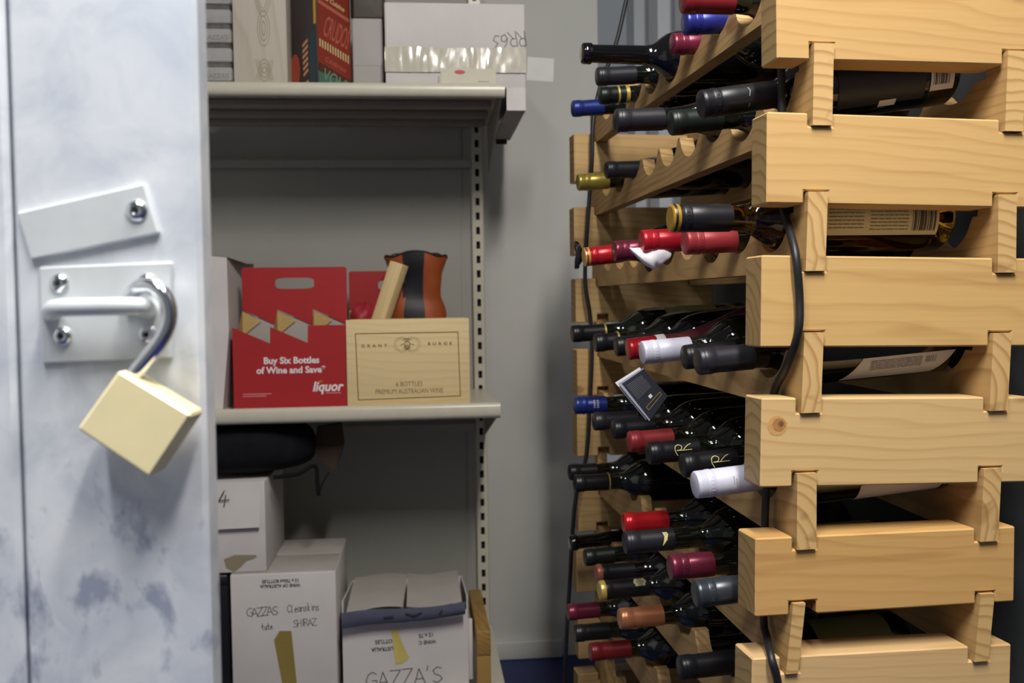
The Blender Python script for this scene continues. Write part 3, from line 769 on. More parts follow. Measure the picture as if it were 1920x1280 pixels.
cable('power_cable', 'thin black cable hanging down the far end of the pine rack',
      [(1206, -860, LY - .006), (1204, -500, LY - .006), (1198, -160, LY - .006), (1186, -60, LY - .006), (1172, 10, LY - .006), (1154, 85, LY - .008), (1126, 160, LY - .02), (1112, 230, LY - .03), (1110, 300, LY - .03), (1103, 400, LY - .03), (1097, 520, LY - .03), (1106, 590, LY - .03), (1110, 650, LY - .03),
       (1107, 740, LY - .03), (1100, 850, LY - .03), (1082, 920, LY - .03), (1074, 990, LY - .03), (1069, 1080, LY - .03), (1062, 1200, LY - .03), (1060, 1300, LY - .03), (1066, 1446, LY - .03)], .0042)
# black cloth tie on the far cable
def lump(name, c, rx, ry, rz, mat, parent, amp, seed, nu=18, nv=12, loc=None, fn=None):
    rnd = random.Random(seed); ph = [rnd.uniform(0, 6.28) for _ in range(6)]
    vs = [(c[0], c[1], c[2] - rz)]; fs = []
    for j in range(1, nv):
        b = -math.pi / 2 + math.pi * j / nv
        for i in range(nu):
            a = 2 * math.pi * i / nu
            k = 1 + amp * (math.sin(3 * a + ph[0] + 2 * b) * .5 + math.sin(5 * a - 3 * b + ph[1]) * .3 + math.sin(7 * a + 4 * b + ph[2]) * .25)
            x, y, z = rx * k * math.cos(b) * math.cos(a), ry * k * math.cos(b) * math.sin(a), rz * k * math.sin(b)
            if fn: x, y, z = fn(x, y, z)
            vs.append((c[0] + x, c[1] + y, c[2] + z))
    vs.append((c[0], c[1], c[2] + rz)); e = len(vs) - 1
    for i in range(nu): fs.append([0, 1 + (i + 1) % nu, 1 + i]); fs.append([e, e - nu + i, e - nu + (i + 1) % nu])
    for j in range(nv - 2):
        for i in range(nu): fs.append([1 + j * nu + i, 1 + j * nu + (i + 1) % nu, 1 + (j + 1) * nu + (i + 1) % nu, 1 + (j + 1) * nu + i])
    return mk(name, vs, fs, mat, parent, True, loc)
kp = MR @ RL(1087, 478, LY - .03)
kt = lump('cloth_tie', (0, 0, 0), .008, .008, .024, BLACKSHEEN, None, .25, 4, loc=Matrix.Translation(kp), fn=lambda x, y, z: (x - .25 * abs(z), y, z))
tag(kt, 'small black cloth tie knotted on the far cable beside the gold ended red cap', 'cloth tie')
# crumpled tissue caught under the glossy red cap
tp = MR @ RL(1220, 482, slot_y(2) + .002)
ts = lump('paper_tissue', (0, 0, 0), .025, .012, .0135, TISSUE, None, .14, 9, 36, 22, loc=Matrix.Translation(tp) @ Matrix.Rotation(-.15, 4, 'Y'),
          fn=lambda x, y, z: (x * (1 + .3 * (z / .0145)) - .004 * (z / .0145), y, z + .0012 * math.sin(x * 420) + .016 * max(0, (-x - .012) / .015)))
tag(ts, 'crumpled white tissue hanging under the glossy red bottle cap', 'tissue')
# folded hang tag
def hang_tag():
    y = slot_y(2) - .030
    c = [RL(px, py, y) for px, py in ((1159, 719), (1205, 690), (1252, 742), (1217, 789))]
    base = MR @ c[3]
    t = thing('hang_tag', 'black folded paper tag with grey print tilted over the fifth row necks', 'tag', frame(base, YAW_R))
    o = c[3]; pts = [(p.x - o.x, p.z - o.z) for p in c]
    prism('front_leaf', pts, -.0006, 0, LBL_DARK, t)
    bk = [(x - .003, z + .001) for x, z in pts]
    prism('back_leaf', bk, .003, .0036, LBL_WHITE, t)
    tl, tr, br, bl = [V(p) for p in pts]
    def uv(a, b): p = (tl * (1 - a) + tr * a) * (1 - b) + (bl * (1 - a) + br * a) * b; return (p.x, p.y)
    edge = [uv(0, 0), uv(1, 0), uv(1, .03), uv(.09, .04), uv(.05, 1), uv(0, 1)]
    decal('pale_border', edge, plain('pale_blue_grey_print', srgb(150, 150, 170), .6), t, -.0008)
    ln = []; rnd = random.Random(5)
    for j in range(11):
        b = .14 + j * .036; a = .18
        while a < .80:
            e = min(.80, a + rnd.uniform(.04, .1)); ln.append([uv(a, b), uv(e, b)]); a = e + .025
    strokes('small_print', ln, .0006, plain('tag_print', srgb(110, 110, 116), .7), t, -.0009)
    decal('badge', [uv(.5, .62), uv(.62, .62), uv(.62, .70), uv(.5, .70)], LBL_WHITE, t, -.0009)
    strokes('print_frame', [[uv(.22, .76), uv(.88, .76), uv(.88, .84), uv(.22, .84), uv(.22, .76)]], .0006, GOLD, t, -.0009)
    tube('string', smooth_path([(tr.x, -.001, tr.y - .003), (tr.x + .003, .004, tr.y + .004), (tr.x + .006, .02, tr.y + .002)], 5), .0007, LBL_DARK, t, 6)
hang_tag()

# ------------------------------------------------------------------ shelf unit
DEP = 0.455                       # front lip to back panel
XR = SL(941, 770).x               # right end of the shelves
XL = XR - 0.92
ZT = SL(800, 156).z; ZM = SL(800, 757).z       # top edges of the two lips
unit = thing('shelf_unit', 'cream metal shelving unit with slotted upright and grey back panel', 'shelving', MS)
box('back_panel', (XL, DEP, 0.05), (XR - .006, DEP + .012, 2.2), BACKP, unit)
# shallow vertical seam beside the upright
box('panel_seam', (XR - .062, DEP - .004, 0.05), (XR - .058, DEP, 2.2), BACKP, unit)
def upright(x):
    w = .030; d = .045; y = DEP - d + .012
    # front web with punched slots
    pit = .0372; sw, sh = .010, .019
    z0, z1 = .06, 2.15; n = int((z1 - z0) / pit)
    xs = [x - w / 2, x - sw / 2, x + sw / 2, x + w / 2]
    zs = [z0]
    for i in range(n):
        zs += [z0 + (i + .5) * pit - sh / 2, z0 + (i + .5) * pit + sh / 2]
    zs.append(z1); vs = [(a, y, b) for b in zs for a in xs]; fs = []
    for j in range(len(zs) - 1):
        for i in range(3):
            if i == 1 and j % 2 == 1: continue
            a = j * 4 + i; fs.append([a, a + 1, a + 5, a + 4])
    k = len(vs)
    # slot returns give the punched web its thickness
    for i in range(n):
        b0, b1 = zs[1 + 2 * i], zs[2 + 2 * i]; k = len(vs)
        for yy in (y, y + .002):
            for (a, b) in ((xs[1], b0), (xs[2], b0), (xs[2], b1), (xs[1], b1)): vs.append((a, yy, b))
        for q in range(4): fs.append([k + q, k + (q + 1) % 4, k + 4 + (q + 1) % 4, k + 4 + q])
    up = mk('upright', vs, fs, SHELF, unit, False, None, False)
    box('channel_side', (x - w / 2 - .0005, y, z0), (x - w / 2 + .0015, y + d, z1), SHELF, up)
    box('channel_side', (x + w / 2 - .0015, y, z0), (x + w / 2 + .0005, y + d, z1), SHELF, up)
    box('slot_shade_sheet', (x - w / 2 + .002, y + .012, z0), (x + w / 2 - .002, y + .014, z1), DARKS, up)  # near-black sheet paints the shade seen through the slots
XU = SL(899, 600, DEP - .033).x
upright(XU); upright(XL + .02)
def shelf(zlip, lip, xr):
    hi = zlip; lo = zlip - lip
    sh = box('shelf_deck', (XL, .006, hi - .010), (xr, DEP - .036, hi - .006), SHELF, unit)
    # rolled front edge
    prof = [(.000, lo), (-.006, lo + .004), (-.009, lo + .010), (-.009, hi - .008), (-.006, hi - .002), (0, hi), (.006, hi - .002), (.010, hi - .006), (.012, lo + .004)]
    n = len(prof); vs = [(xx, y, z) for xx in (XL, xr) for y, z in prof]
    fs = [[i, (i + 1) % n, n + (i + 1) % n, n + i] for i in range(n)] + [list(range(n)), list(range(2 * n - 1, n - 1, -1))]
    e = mk('front_edge', vs, fs, SHELF, unit, False); smooth_by_angle(e, 60)
    for yy in (.11, .22, .32):
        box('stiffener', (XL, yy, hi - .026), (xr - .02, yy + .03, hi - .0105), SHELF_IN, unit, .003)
    for xx in (xr - .006, XL + .004):
        pts = [(.012, lo + .002), (.012, hi - .011), (DEP - .036, hi - .011), (DEP - .036, hi - .125), (DEP - .060, hi - .120)]
        m = len(pts); vs = [(xx + a, y, z) for a in (-.0015, .0015) for y, z in pts]
        fs = [[i, (i + 1) % m, m + (i + 1) % m, m + i] for i in range(m)] + [list(range(m)), list(range(2 * m - 1, m - 1, -1))]
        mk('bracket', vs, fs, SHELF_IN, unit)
    box('rear_rail', (XL, DEP - .036, hi - .115), (XU - .016, DEP - .030, hi - .095), BACKP, unit)
shelf(ZT, .030, SL(946, 170).x)
shelf(ZM, .034, SL(938, 770).x)
ZB = 0.124
shelf(ZB + .008, .05, XR)
box('kick_plate', (XL, .03, 0), (XR, .035, ZB - .04), SHELF, unit)
ztop, zmid = ZT - .0058, ZM - .0058

def item(name, label, cat, x, y, z, rot=0.0, group=None):
    return thing(name, label, cat, MS @ Matrix.Translation((x, y, z)) @ Matrix.Rotation(rot, 4, 'Z'), group)
def sx(px, py, y): return SL(px, py, y).x
def sz(px, py, y): return SL(px, py, y).z

# -- top shelf ------------------------------------------------------
FRONT = .020
xa, xb = sx(352, 80, FRONT), sx(434.5, 80, FRONT)
t = item('shrink_wrapped_pack', 'clear wrapped stack of pale printed packs at the left of the top shelf', 'pack', (xa + xb) / 2, FRONT, ztop)
hw = (xb - xa) / 2
FILM = plain('shrink_film', (0.82, 0.81, 0.80), 0.08, coat=1.0, var=.06, scale=30)
FILMG = plain('film_over_dark', (0.34, 0.33, 0.31), 0.07, coat=1.0, var=.3, scale=60)
for fm in (FILM, FILMG):
    nt = fm.node_tree; nn = nt.nodes.new('ShaderNodeTexNoise'); nn.inputs['Scale'].default_value = 45; bp = nt.nodes.new('ShaderNodeBump')
    bp.inputs['Strength'].default_value = 0.9; bp.inputs['Distance'].default_value = 0.006
    nt.links.new(nn.outputs[0], bp.inputs['Height']); nt.links.new(bp.outputs[0], nt.nodes['Principled BSDF'].inputs['Normal']); nt.links.new(bp.outputs[0], nt.nodes['Principled BSDF'].inputs['Coat Normal'])
zc = 0
for j in range(5):
    h = .022
    box('film_fold', (-hw + .003, .004, zc), (hw - .003, .10, zc + .013), FILMG, t, .005)
    p = box('printed_pack', (-hw + .001, .0, zc + .012), (hw - .001, .105, zc + .012 + .029), FILM, t, .004)
    zc += .040
text('lettering', "GAZZA'S", .013, PALEG, t, (.012, .018), 'CENTER', 0, 0, .0002, y=-.0006)
text('lettering', "GAZZA'S", .013, PALEG, t, (.012, .098), 'CENTER', 0, 0, .0002, y=-.0006)

xa, xb = sx(437, 80, FRONT), sx(538, 80, FRONT)
t = item('whitewashed_wine_box', 'tall whitewashed timber wine box with oval grain on the top shelf', 'box', xa, FRONT, ztop)
w = xb - xa
wm = Matrix.Rotation(-math.pi / 2, 4, 'Y')   # grain upright
def upright_board(name, x0, x1, y0, y1, h, par):
    o = box(name, (0, y0, -x1), (h, y1, -x0), WHITEWASH, par, .0015, wm); return o
upright_board('front_board', 0, w, 0, .012, .36, t)
upright_board('side_board', 0, .010, .0125, .11, .36, t); upright_board('side_board', w - .010, w, .0125, .11, .36, t)
upright_board('back_board', 0, w, .1105, .122, .36, t)
# oval cathedral grain on the front
gl = []
cx = w * .57
def oval(cx, cz, rx, rz, n=26): return [(cx + rx * math.cos(2 * math.pi * i / n), cz + rz * math.sin(2 * math.pi * i / n)) for i in range(n + 1)]
GR = plain('whitewash_grain', srgb(168, 156, 132), .8)
for j in range(3): gl.append(oval(cx, .122, .0035 + .0045 * j, .015 + .011 * j))
for (cz, sgn) in ((.020, 1), (.050, -1), (.185, -1)):
    for j in range(3): gl.append([(cx + (i - 8) / 8 * (.010 + .004 * j), cz + sgn * ((.028 + .008 * j) * (1 - ((i - 8) / 8) ** 2) - .006)) for i in range(17)])
for ln in gl: strokes('grain_line', [ln], .0013, GR, t, -.0006)

t = item('gift_bottle_box', 'upright gift box printed dark, brick red and teal on the top shelf', 'box', sx(594, 80, FRONT), FRONT + .002, ztop)
g = math.radians(43); bw = .0895; bh = .36
DKP = plain('dark_print', srgb(70, 62, 62), .4); BRK = plain('brick_print', srgb(142, 56, 42), .4); TEAL = plain('teal_print', srgb(74, 116, 98), .4)
body = box('box_body', (0, 0, 0), (bw, bw, bh), DKP, t, .0008, Matrix.Rotation(g, 4, 'Z'))
# right face: local frame with x along the face
MRF = Matrix.Rotation(g, 4, 'Z')
def rf(name, pts, mat, e=-.0006): return decal(name, pts, mat, t, e, MRF)
sl = -.30
def band(z0, z1, x0=.004, x1=.0894): return [(x0, z0 + sl * x0), (x1, z0 + sl * x1), (x1, z1 + sl * x1), (x0, z1 + sl * x0)]
rf('printed_face', [(.002, .036), (bw, .036 + sl * bw + .01), (bw, bh), (.002, bh)], BRK)
rf('printed_face', [(.002, 0), (bw, 0), (bw, .056 + sl * bw), (.002, .056)], TEAL)
CRM = plain('cream_print', srgb(214, 196, 140), .5); SAL = plain('salmon_print', srgb(186, 104, 84), .5); YEL = plain('yellow_print', srgb(216, 172, 52), .5); TL2 = plain('pale_teal_print', srgb(112, 150, 128), .5)
for j in range(12): rf('printed_bar', [(.006 + j * .0068, .090 + sl * (.006 + j * .0068)), (.0092 + j * .0068, .090 + sl * (.0092 + j * .0068)), (.0092 + j * .0068, .107 + sl * (.0092 + j * .0068)), (.006 + j * .0068, .107 + sl * (.006 + j * .0068))], CRM, -.0009)
for z in (.180,): rf('printed_band', band(z, z + .008), SAL, -.0009)
ang = math.atan(sl)
text('lettering', 'CRUDOS', .066, SAL, t, (.047, .118 + sl * .047), 'CENTER', ang, 0, .0002, .26, y=-.0009, extra=MRF)
text('lettering', 'al Cuisine', .0135, CRM, t, (.048, .196 + sl * .048), 'CENTER', ang, 0, .0003, 1.0, y=-.0009, extra=MRF)
text('lettering', 'Calabrese', .0145, SAL, t, (.047, .066 + sl * .047), 'CENTER', ang, 0, 0, 1.0, y=-.0009, extra=MRF)
text('lettering', 'VOLS', .036, TL2, t, (.043, .0245 + sl * .043), 'CENTER', ang, 0, .0002, .78, y=-.0009, extra=MRF)
# left face print
MLF = Matrix.Rotation(g - math.pi / 2, 4, 'Z') @ Matrix.Translation((-bw, 0, 0))
def lfd(name, pts, mat, e=-.0006): return decal(name, pts, mat, t, e, MLF)
lfd('printed_face', [(.064, 0), (.084, 0), (.084, .130), (.070, .115), (.064, .09)], plain('deep_teal_print', srgb(52, 78, 84), .4))
lfd('printed_stripe', [(.080, .135), (.088, .135), (.088, bh), (.080, bh)], YEL)
lfd('printed_shape', oval(.012, .048, .018, .036, 20)[:-1], plain('rust_print', srgb(172, 78, 60), .4))
lfd('printed_shape', [(.006, 0), (.018, 0), (.018, .018), (.006, .018)], plain('plum_print', srgb(132, 58, 62), .4))
PCH = plain('peach_print', srgb(216, 158, 118), .4)
for j in range(6): lfd('printed_bar', [(.040 + max(0, 3 - j) * .0006, .030 + j * .0125), (.059, .040 + j * .0125), (.059, .047 + j * .0125), (.040 + max(0, 3 - j) * .0006, .037 + j * .0125)], PCH, -.0009)
lfd('printed_shape', [(.046, 0), (.059, 0), (.059, .022), (.046, .018)], PCH)

yb = .06
xa, xb = sx(661, 90, yb), sx(718, 90, yb)
t = item('grey_carton', 'plain grey carton under a dark box on the top shelf', 'carton', (xa + xb) / 2, yb, ztop)
hh = sz(690, 34, yb) - ztop
box('carton_body', (-(xb - xa) / 2, 0, 0), ((xb - xa) / 2, .25, hh), CARTON_DIM, t, .003)
box('closing_strip', (-(xb - xa) / 2 + .004, -.0008, hh * .36), ((xb - xa) / 2 - .004, -.0002, hh * .365), CARTON_IN, t)
t = item('dark_box', 'dark brown box lying on the plain grey carton', 'box', (xa + xb) / 2, yb, ztop + hh + .0005)
box('box_body', (-(xb - xa) / 2 - .002, 0, 0), ((xb - xa) / 2 + .001, .24, .10), plain('dark_brown_board', srgb(82, 74, 68), .6, var=.15), t, .003)
box('lid_edge', (-(xb - xa) / 2 - .003, -.0015, .0), (-(xb - xa) / 2 + .004, .002, .10), BLACK, t)

yb = .012
xa, xb = sx(722, 90, yb), sx(985, 90, yb)
xe = SL(948, 170).x
t = item('white_carton', 'big white carton sealed with clear tape overhanging the top shelf', 'carton', xa, yb, ztop)
w = xb - xa; hgt = sz(850, 6, yb) - ztop
body = box('carton_body', (0, 0, 0), (w, .38, hgt), CARTON, t, .002)
z135, z92 = sz(850, 136, yb) - ztop, sz(850, 90, yb) - ztop
z128 = sz(850, 128, yb) - ztop
box('upper_flap', (.003, -.0025, (z92 + z135) / 2 + .004), (w - .002, -.0004, hgt - .001), CARTON, t, .0006)
# clear tape band, wrinkled
nx = 60; vs = []; fs = []; rnd = random.Random(3)
for i in range(nx + 1):
    for j in range(5):
        a = i / nx; b = j / 4
        vs.append((a * (w + .002) - .001, -.0030 - abs(rnd.gauss(0, .0007)), z135 + (z92 - z135) * b + .0015 * math.sin(a * 9) * (b - .3)))
for i in range(nx):
    for j in range(4): fs.append([i * 5 + j, (i + 1) * 5 + j, (i + 1) * 5 + j + 1, i * 5 + j + 1])
mk('packing_tape', vs, fs, TAPECL, t, True, None, False)
box('tape_end', (w + .0005, .002, z135 + .004), (w + .058, .0024, z92 + .002), TAPEFILM, t, 0, Matrix.Rotation(.05, 4, 'Y') @ Matrix.Rotation(.4, 4, 'Z') if False else Matrix.Rotation(.06, 4, 'Y'))
handwriting('handwriting', 'RR63', sx(984, 62, yb) - xa, sz(981, 58, yb) - ztop, .031, .0014, PEN, t, .85, math.pi + .16, -.0030, .08, .72)
lx0, lx1 = sx(826, 145, yb) - xa, sx(930, 145, yb) - xa
decal('address_label', [(lx0, .004), (lx1, .004), (lx1, z135 + .008), (lx0, z135 + .008)], plain('address_paper', srgb(210, 205, 186), .6), t, -.0042)
decal('red_oval', oval((sx(862, 138, yb) - xa), z128 - .009, .0115, .0045, 20)[:-1], plain('red_oval_ink', srgb(196, 60, 76), .5), t, -.0046)
strokes('label_print', [[(lx0 + .022, .0065), (lx1 - .01, .0065)], [(lx0 + .08, .012), (lx1 - .016, .012)], [(lx0 - .004, .01), (lx0 - .004, .022)]], .0014, PALEG, t, -.0046)
# bottom flaps hanging past the shelf end
dz = sz(965, 207, yb) - ztop
xo = xe + .003 - xa
fl = box('hanging_flap', (xo, .0, dz), (w - .001, .0025, .001), CARTON, t)
box('flap_side', (w - .0035, .0026, dz), (w - .001, .36, .001), CARTON, t)
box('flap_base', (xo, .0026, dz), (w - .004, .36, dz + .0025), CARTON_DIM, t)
# torn strip on the base
box('flap_tear', (xo + .004, .345, dz - .012), (w - .010, .347, dz), BROWNPAPER, t)

# -- middle shelf ---------------------------------------------------
t = item('white_carton', 'slumped white carton partly hidden by the steel door on the middle shelf', 'carton', sx(428, 600, .03), .03, zmid)
hh = sz(428, 472, .03) - zmid
vs = [(-.19, 0, 0), (-.017, .004, 0), (-.017, .30, 0), (-.19, .30, 0), (-.19, -.002, hh + .01), (.0, 0, hh - .012), (.004, .30, hh - .01), (-.19, .30, hh + .01)]
mid = [(-.19, -.003, hh * .5), (.001, -.001, hh * .5), (.004, .30, hh * .5), (-.19, .30, hh * .5)]
vs = vs[:4] + mid + vs[4:]
fs = [[3, 2, 1, 0], [8, 9, 10, 11]] + [[i, (i + 1) % 4, 4 + (i + 1) % 4, 4 + i] for i in range(4)] + [[4 + i, 4 + (i + 1) % 4, 8 + (i + 1) % 4, 8 + i] for i in range(4)]
mk('carton_body', vs, fs, CARTON, t)
mk('top_flap', [(-.19, .002, hh + .0105), (.002, .002, hh - .0115), (.022, .11, hh - .020), (.022, .30, hh - .012), (-.19, .30, hh + .0105), ], [[0, 1, 2, 3, 4]], CARTON_DIM, t)

def carrier(name, label, x0, x1, y0, z, dep, H, hf, full=True):
    """six bottle carrier: zigzag front and back panels, tall centre handle panel, kraft dividers"""
    t = item(name, label, 'bottle carrier', x0, y0, z, 0, 'red six bottle carriers'); w = x1 - x0; th = .0022
    q = w / 3
    zz = []
    for j in range(3): zz += [(j * q, hf), ((j + 1) * q - .001, hf - .035)] if j < 2 else [(j * q, hf + .002), (w, hf + .002)]
    pts = [(0, 0), (w, 0)] + zz[::-1]
    prism('front_panel', pts, 0, th, RED, t)
    prism('back_panel', pts, dep - th, dep, RED, t)
    for xx in (0, w - th): box('side_panel', (xx, th + .0002, 0), (xx + th, dep - th - .0002, hf - .004), RED, t)
    box('base_panel', (th, th, 0), (w - th, dep - th, .003), KRAFT, t)
    ym = dep / 2
    # centre panel with slotted handle and slanting lower teeth
    inx = .010
    ztooth = hf + .037
    teeth = []
    for j in range(3): teeth += [(inx + j * (w - inx) / 3, ztooth), (inx + (j + 1) * (w - inx) / 3 - .001, ztooth - .035)]
    # built as a grid with a rounded hole
    hx0, hx1, hz0, hz1 = w * .5 - .042 + .005, w * .5 + .042 + .005, H - .047, H - .023
    hole = []
    for i in range(24):
        a = 2 * math.pi * i / 24; c_, s_ = math.cos(a), math.sin(a)
        hole.append(((hx0 + hx1) / 2 + math.copysign(abs(c_) ** .45, c_) * (hx1 - hx0) / 2, (hz0 + hz1) / 2 + math.copysign(abs(s_) ** .45, s_) * (hz1 - hz0) / 2))
    outer = [(inx, ztooth)] + teeth[1:] + [(w, H - .004), (w - .004, H), (inx + .004, H), (inx, H - .003)]
    bm = bmesh.new()
    for (lst) in (outer, hole):
        vv = [bm.verts.new((a, 0, b)) for a, b in lst]
        for i in range(len(vv)): bm.edges.new((vv[i], vv[(i + 1) % len(vv)]))
    bmesh.ops.triangle_fill(bm, use_beauty=True, use_dissolve=False, edges=bm.edges[:])
    r = bmesh.ops.extrude_face_region(bm, geom=bm.faces[:])
    for e in r['geom']:
        if isinstance(e, bmesh.types.BMVert): e.co.y += .003
    bmesh.ops.recalc_face_normals(bm, faces=bm.faces[:])
    bmesh.ops.translate(bm, verts=bm.verts[:], vec=(0, ym, 0))
    me = bpy.data.meshes.new('handle_panel'); bm.to_mesh(me); bm.free(); link('handle_panel', me, t, RED)
    # inner core below the teeth and cross dividers
    box('core_panel', (.006, ym + .0035, .004), (w - .006, ym + .005, hf + .020), CARTON_DIM, t)
    for j in range(3):
        xx = .006 + j * q + (.004 if j == 0 else 0)
        mk('divider', [(xx, .004, .004), (xx, ym - .001, .004), (xx, ym - .001, hf + .036), (xx + .001, .004, hf - .004)], [[0, 1, 2, 3]], KRAFT, t)
        a = xx; mk('divider_fold', [(a, ym - .0012, hf + .034), (a + q * .50, ym - .0012, hf + .012), (a, ym - .0012, hf - .020)], [[0, 1, 2]], KRAFT, t)
    return t, w
yb = .014
xa, xb = sx(437, 690, yb), sx(649, 690, yb)
H1 = sz(545, 501, yb + .07) - zmid; hf = sz(437, 614, yb) - zmid
t, w = carrier('bottle_carrier', 'red cardboard six bottle carrier with white slogan on the middle shelf', xa, xb, yb, zmid, .135, H1, hf)
lx = lambda px, py=700: sx(px, py, yb) - xa
lz = lambda py, px=545: sz(px, py, yb) - zmid
text('lettering', 'Buy Six Bottles', .0195, WHITEINK, t, (lx(547), lz(681)), 'CENTER', 0, 0, .0006, .98)
text('lettering', 'of Wine and Save*', .0195, WHITEINK, t, (lx(546), lz(699)), 'CENTER', 0, 0, .0006, .98)
text('logo_lettering', 'liquor', .0285, WHITEINK, t, (lx(613), lz(734)), 'CENTER', 0, .25, .0008, .92)
decal('logo_leaf', oval(lx(601), lz(716), .0045, .0022, 12)[:-1], plain('leaf_print', srgb(196, 120, 50), .5), t, -.0005)
strokes('small_print', [[(lx(455), lz(737)), (lx(508), lz(737))], [(lx(455), lz(741)), (lx(498), lz(741))], [(lx(611), lz(738)), (lx(638), lz(738))]], .0022, PINKINK, t)

yb = .258
xc = sx(737, 535, yb + .07)
t2, w2 = carrier('bottle_carrier', 'second red bottle carrier standing behind the branded wooden box', xc - w / 2, xc + w / 2, yb, zmid, .15, H1, hf)
rt = lump('red_tissue', (0, 0, 0), .034, .030, .034, REDTISSUE, None, .16, 3, 30, 18, loc=MS @ Matrix.Translation((sx(682, 585, yb + .035), yb + .036, sz(682, 595, yb + .03))))
tag(rt, 'crumpled red tissue inside the second red carrier', 'tissue')

yb = .014
xa, xb = sx(650, 690, yb), sx(881, 690, yb)
z0 = zmid; hh = sz(765, 598, yb) - z0
t = item('wooden_wine_box', 'pale wooden wine box with branded lettering on the middle shelf', 'box', xa, yb, z0)
w = xb - xa
ti = .010
box('front_board', (0, 0, 0), (w, ti, hh), BOXWOOD, t, .0012)
box('back_board', (0, .128, 0), (w, .138, hh), BOXWOOD, t, .0012)
box('end_board', (0, ti + .0003, 0), (.010, .1277, hh - .001), BOXWOOD, t, .001)
box('end_board', (w - .010, ti + .0003, 0), (w, .1277, hh - .001), BOXWOOD, t, .001)
box('base_board', (.0105, ti + .0003, 0), (w - .0105, .1277, .008), BOXWOOD, t)
bx = lambda px: (px - 650) / 231 * w
bz = lambda py: hh - (py - 598) / 159 * hh
fr = [(bx(667.5), bz(623)), (bx(859.5), bz(623)), (bx(862), bz(740)), (bx(670.5), bz(743))]
strokes('brand_frame', [fr + [fr[0]]], .0018, BURN, t)
text('brand_lettering', 'GRANT', .0088, BURN, t, (bx(702), bz(648)), 'CENTER', 0, 0, .0002, 1.15, 2.0)
text('brand_lettering', 'BURGE', .0088, BURN, t, (bx(825), bz(646)), 'CENTER', 0, 0, .0002, 1.15, 2.0)
text('brand_lettering', '6 BOTTLES', .0145, BURN, t, (bx(766), bz(720)), 'CENTER', 0, 0, -.0001, .82)
text('brand_lettering', 'PREMIUM AUSTRALIAN WINE', .0145, BURN, t, (bx(766), bz(733)), 'CENTER', 0, 0, -.0001, .76)
cx, cz = bx(763.5), bz(644)
crest = []
for rr in (.0165, .013): crest.append(oval(cx - .0115, cz, rr, rr * .96)); crest.append(oval(cx + .0115, cz, rr, rr * .96))
strokes('crest_rings', crest, .0005, BURN, t)
cr = [[(cx - .008, cz + .009), (cx - .004, cz + .012), (cx + .004, cz + .012), (cx + .008, cz + .009)], [(cx - .007, cz - .006), (cx - .003, cz - .011), (cx + .003, cz - .011), (cx + .007, cz - .006)], [(cx - .014, cz - .001), (cx - .008, cz + .001)], [(cx + .008, cz + .001), (cx + .014, cz - .001)]] + [oval(cx, cz, .006, .0075)] + [oval(cx, cz - .005, .0035, .003)]
strokes('crest', cr, .0013, BURN, t)

# leaning stick
yb = .178
pb, pt = SL(668, 742, yb), SL(752, 484, yb)
d = (pt - pb); L = d.length; ang = math.atan2(d.x, d.z)
t = item('timber_stick', 'square pale timber stick leaning behind the branded wooden box', 'stick', pb.x, yb, zmid + .010)
box('stick', (0, -.017, -.015), (L - .012, .017, .015), BOXWOOD, t, .0015, Matrix.Rotation(ang - math.pi / 2, 4, 'Y') @ Matrix.Rotation(1.05, 4, 'X'))

# orange and black bottle bag
yb = .229
def bag():
    zt_, zb_ = sz(780, 482, yb), zmid
    xl_ = [(0.0, .0, .118), (.18, .004, .112), (.38, .0, .120), (.60, -.002, .124), (.78, .012, .100), (.92, .004, .114), (1.0, -.0, .128)]
    xm = sx(781, 540, yb); Hh = zt_ - zb_
    # half widths follow the pinched outline
    ctrl = [(0, .062, .024), (.2, .064, .024), (.42, .066, .024), (.60, .070, .022), (.74, .056, .020), (.86, .060, .018), (1.0, .073, .022)]
    t = item('bottle_bag', 'orange and black foil bottle bag standing behind the wooden box', 'bag', xm, yb, zb_)
    rows = []; nz = 28; nu_ = 40
    def cv(f, k):
        for (a, *va), (b, *vb) in zip(ctrl[:-1], ctrl[1:]):
            if a <= f <= b:
                q = (f - a) / (b - a); q = q * q * (3 - 2 * q); return va[k] + (vb[k] - va[k]) * q
        return ctrl[-1][1 + k]
    vs = []
    for j in range(nz + 1):
        f = j / nz
        for i in range(nu_):
            a = 2 * math.pi * i / nu_; c_, s_ = math.cos(a), math.sin(a)
            x = cv(f, 0) * math.copysign(abs(c_) ** .7, c_); y = cv(f, 1) * math.copysign(abs(s_) ** .8, s_)
            zz = f * Hh + (0.0 if f < .95 else .010 * (1 - (x / .07) ** 2) * (f - .95) / .05) - (.004 * math.sin(5 * a) * f)
            vs.append((x, y + .004 * math.sin(3 * f * 5 + 2 * a) * f, zz))
    fo, fk = [], []
    for j in range(nz):
        for i in range(nu_):
            q = [j * nu_ + i, j * nu_ + (i + 1) % nu_, (j + 1) * nu_ + (i + 1) % nu_, (j + 1) * nu_ + i]
            xm_ = sum(vs[k][0] for k in q) / 4; f = (j + .5) / nz
            lo_, hi_ = -.030, .014 + .016 * (1 - f)
            (fk if (lo_ < xm_ < hi_ or f < .10) else fo).append(q)
    for nm, ff, mt in (('orange_panel', fo, ORANGE), ('black_panel', fk, BLACKSHEEN)):
        used = sorted({k for q in ff for k in q}); mp = {k: i for i, k in enumerate(used)}
        mk(nm, [vs[k] for k in used], [[mp[k] for k in q] for q in ff], mt, t, True, None, False)
    rim = [V(vs[nz * nu_ + i]) for i in range(nu_)]
    tube('rim', rim + [rim[0]], .0022, BLACKSHEEN, t, 6)
bag()

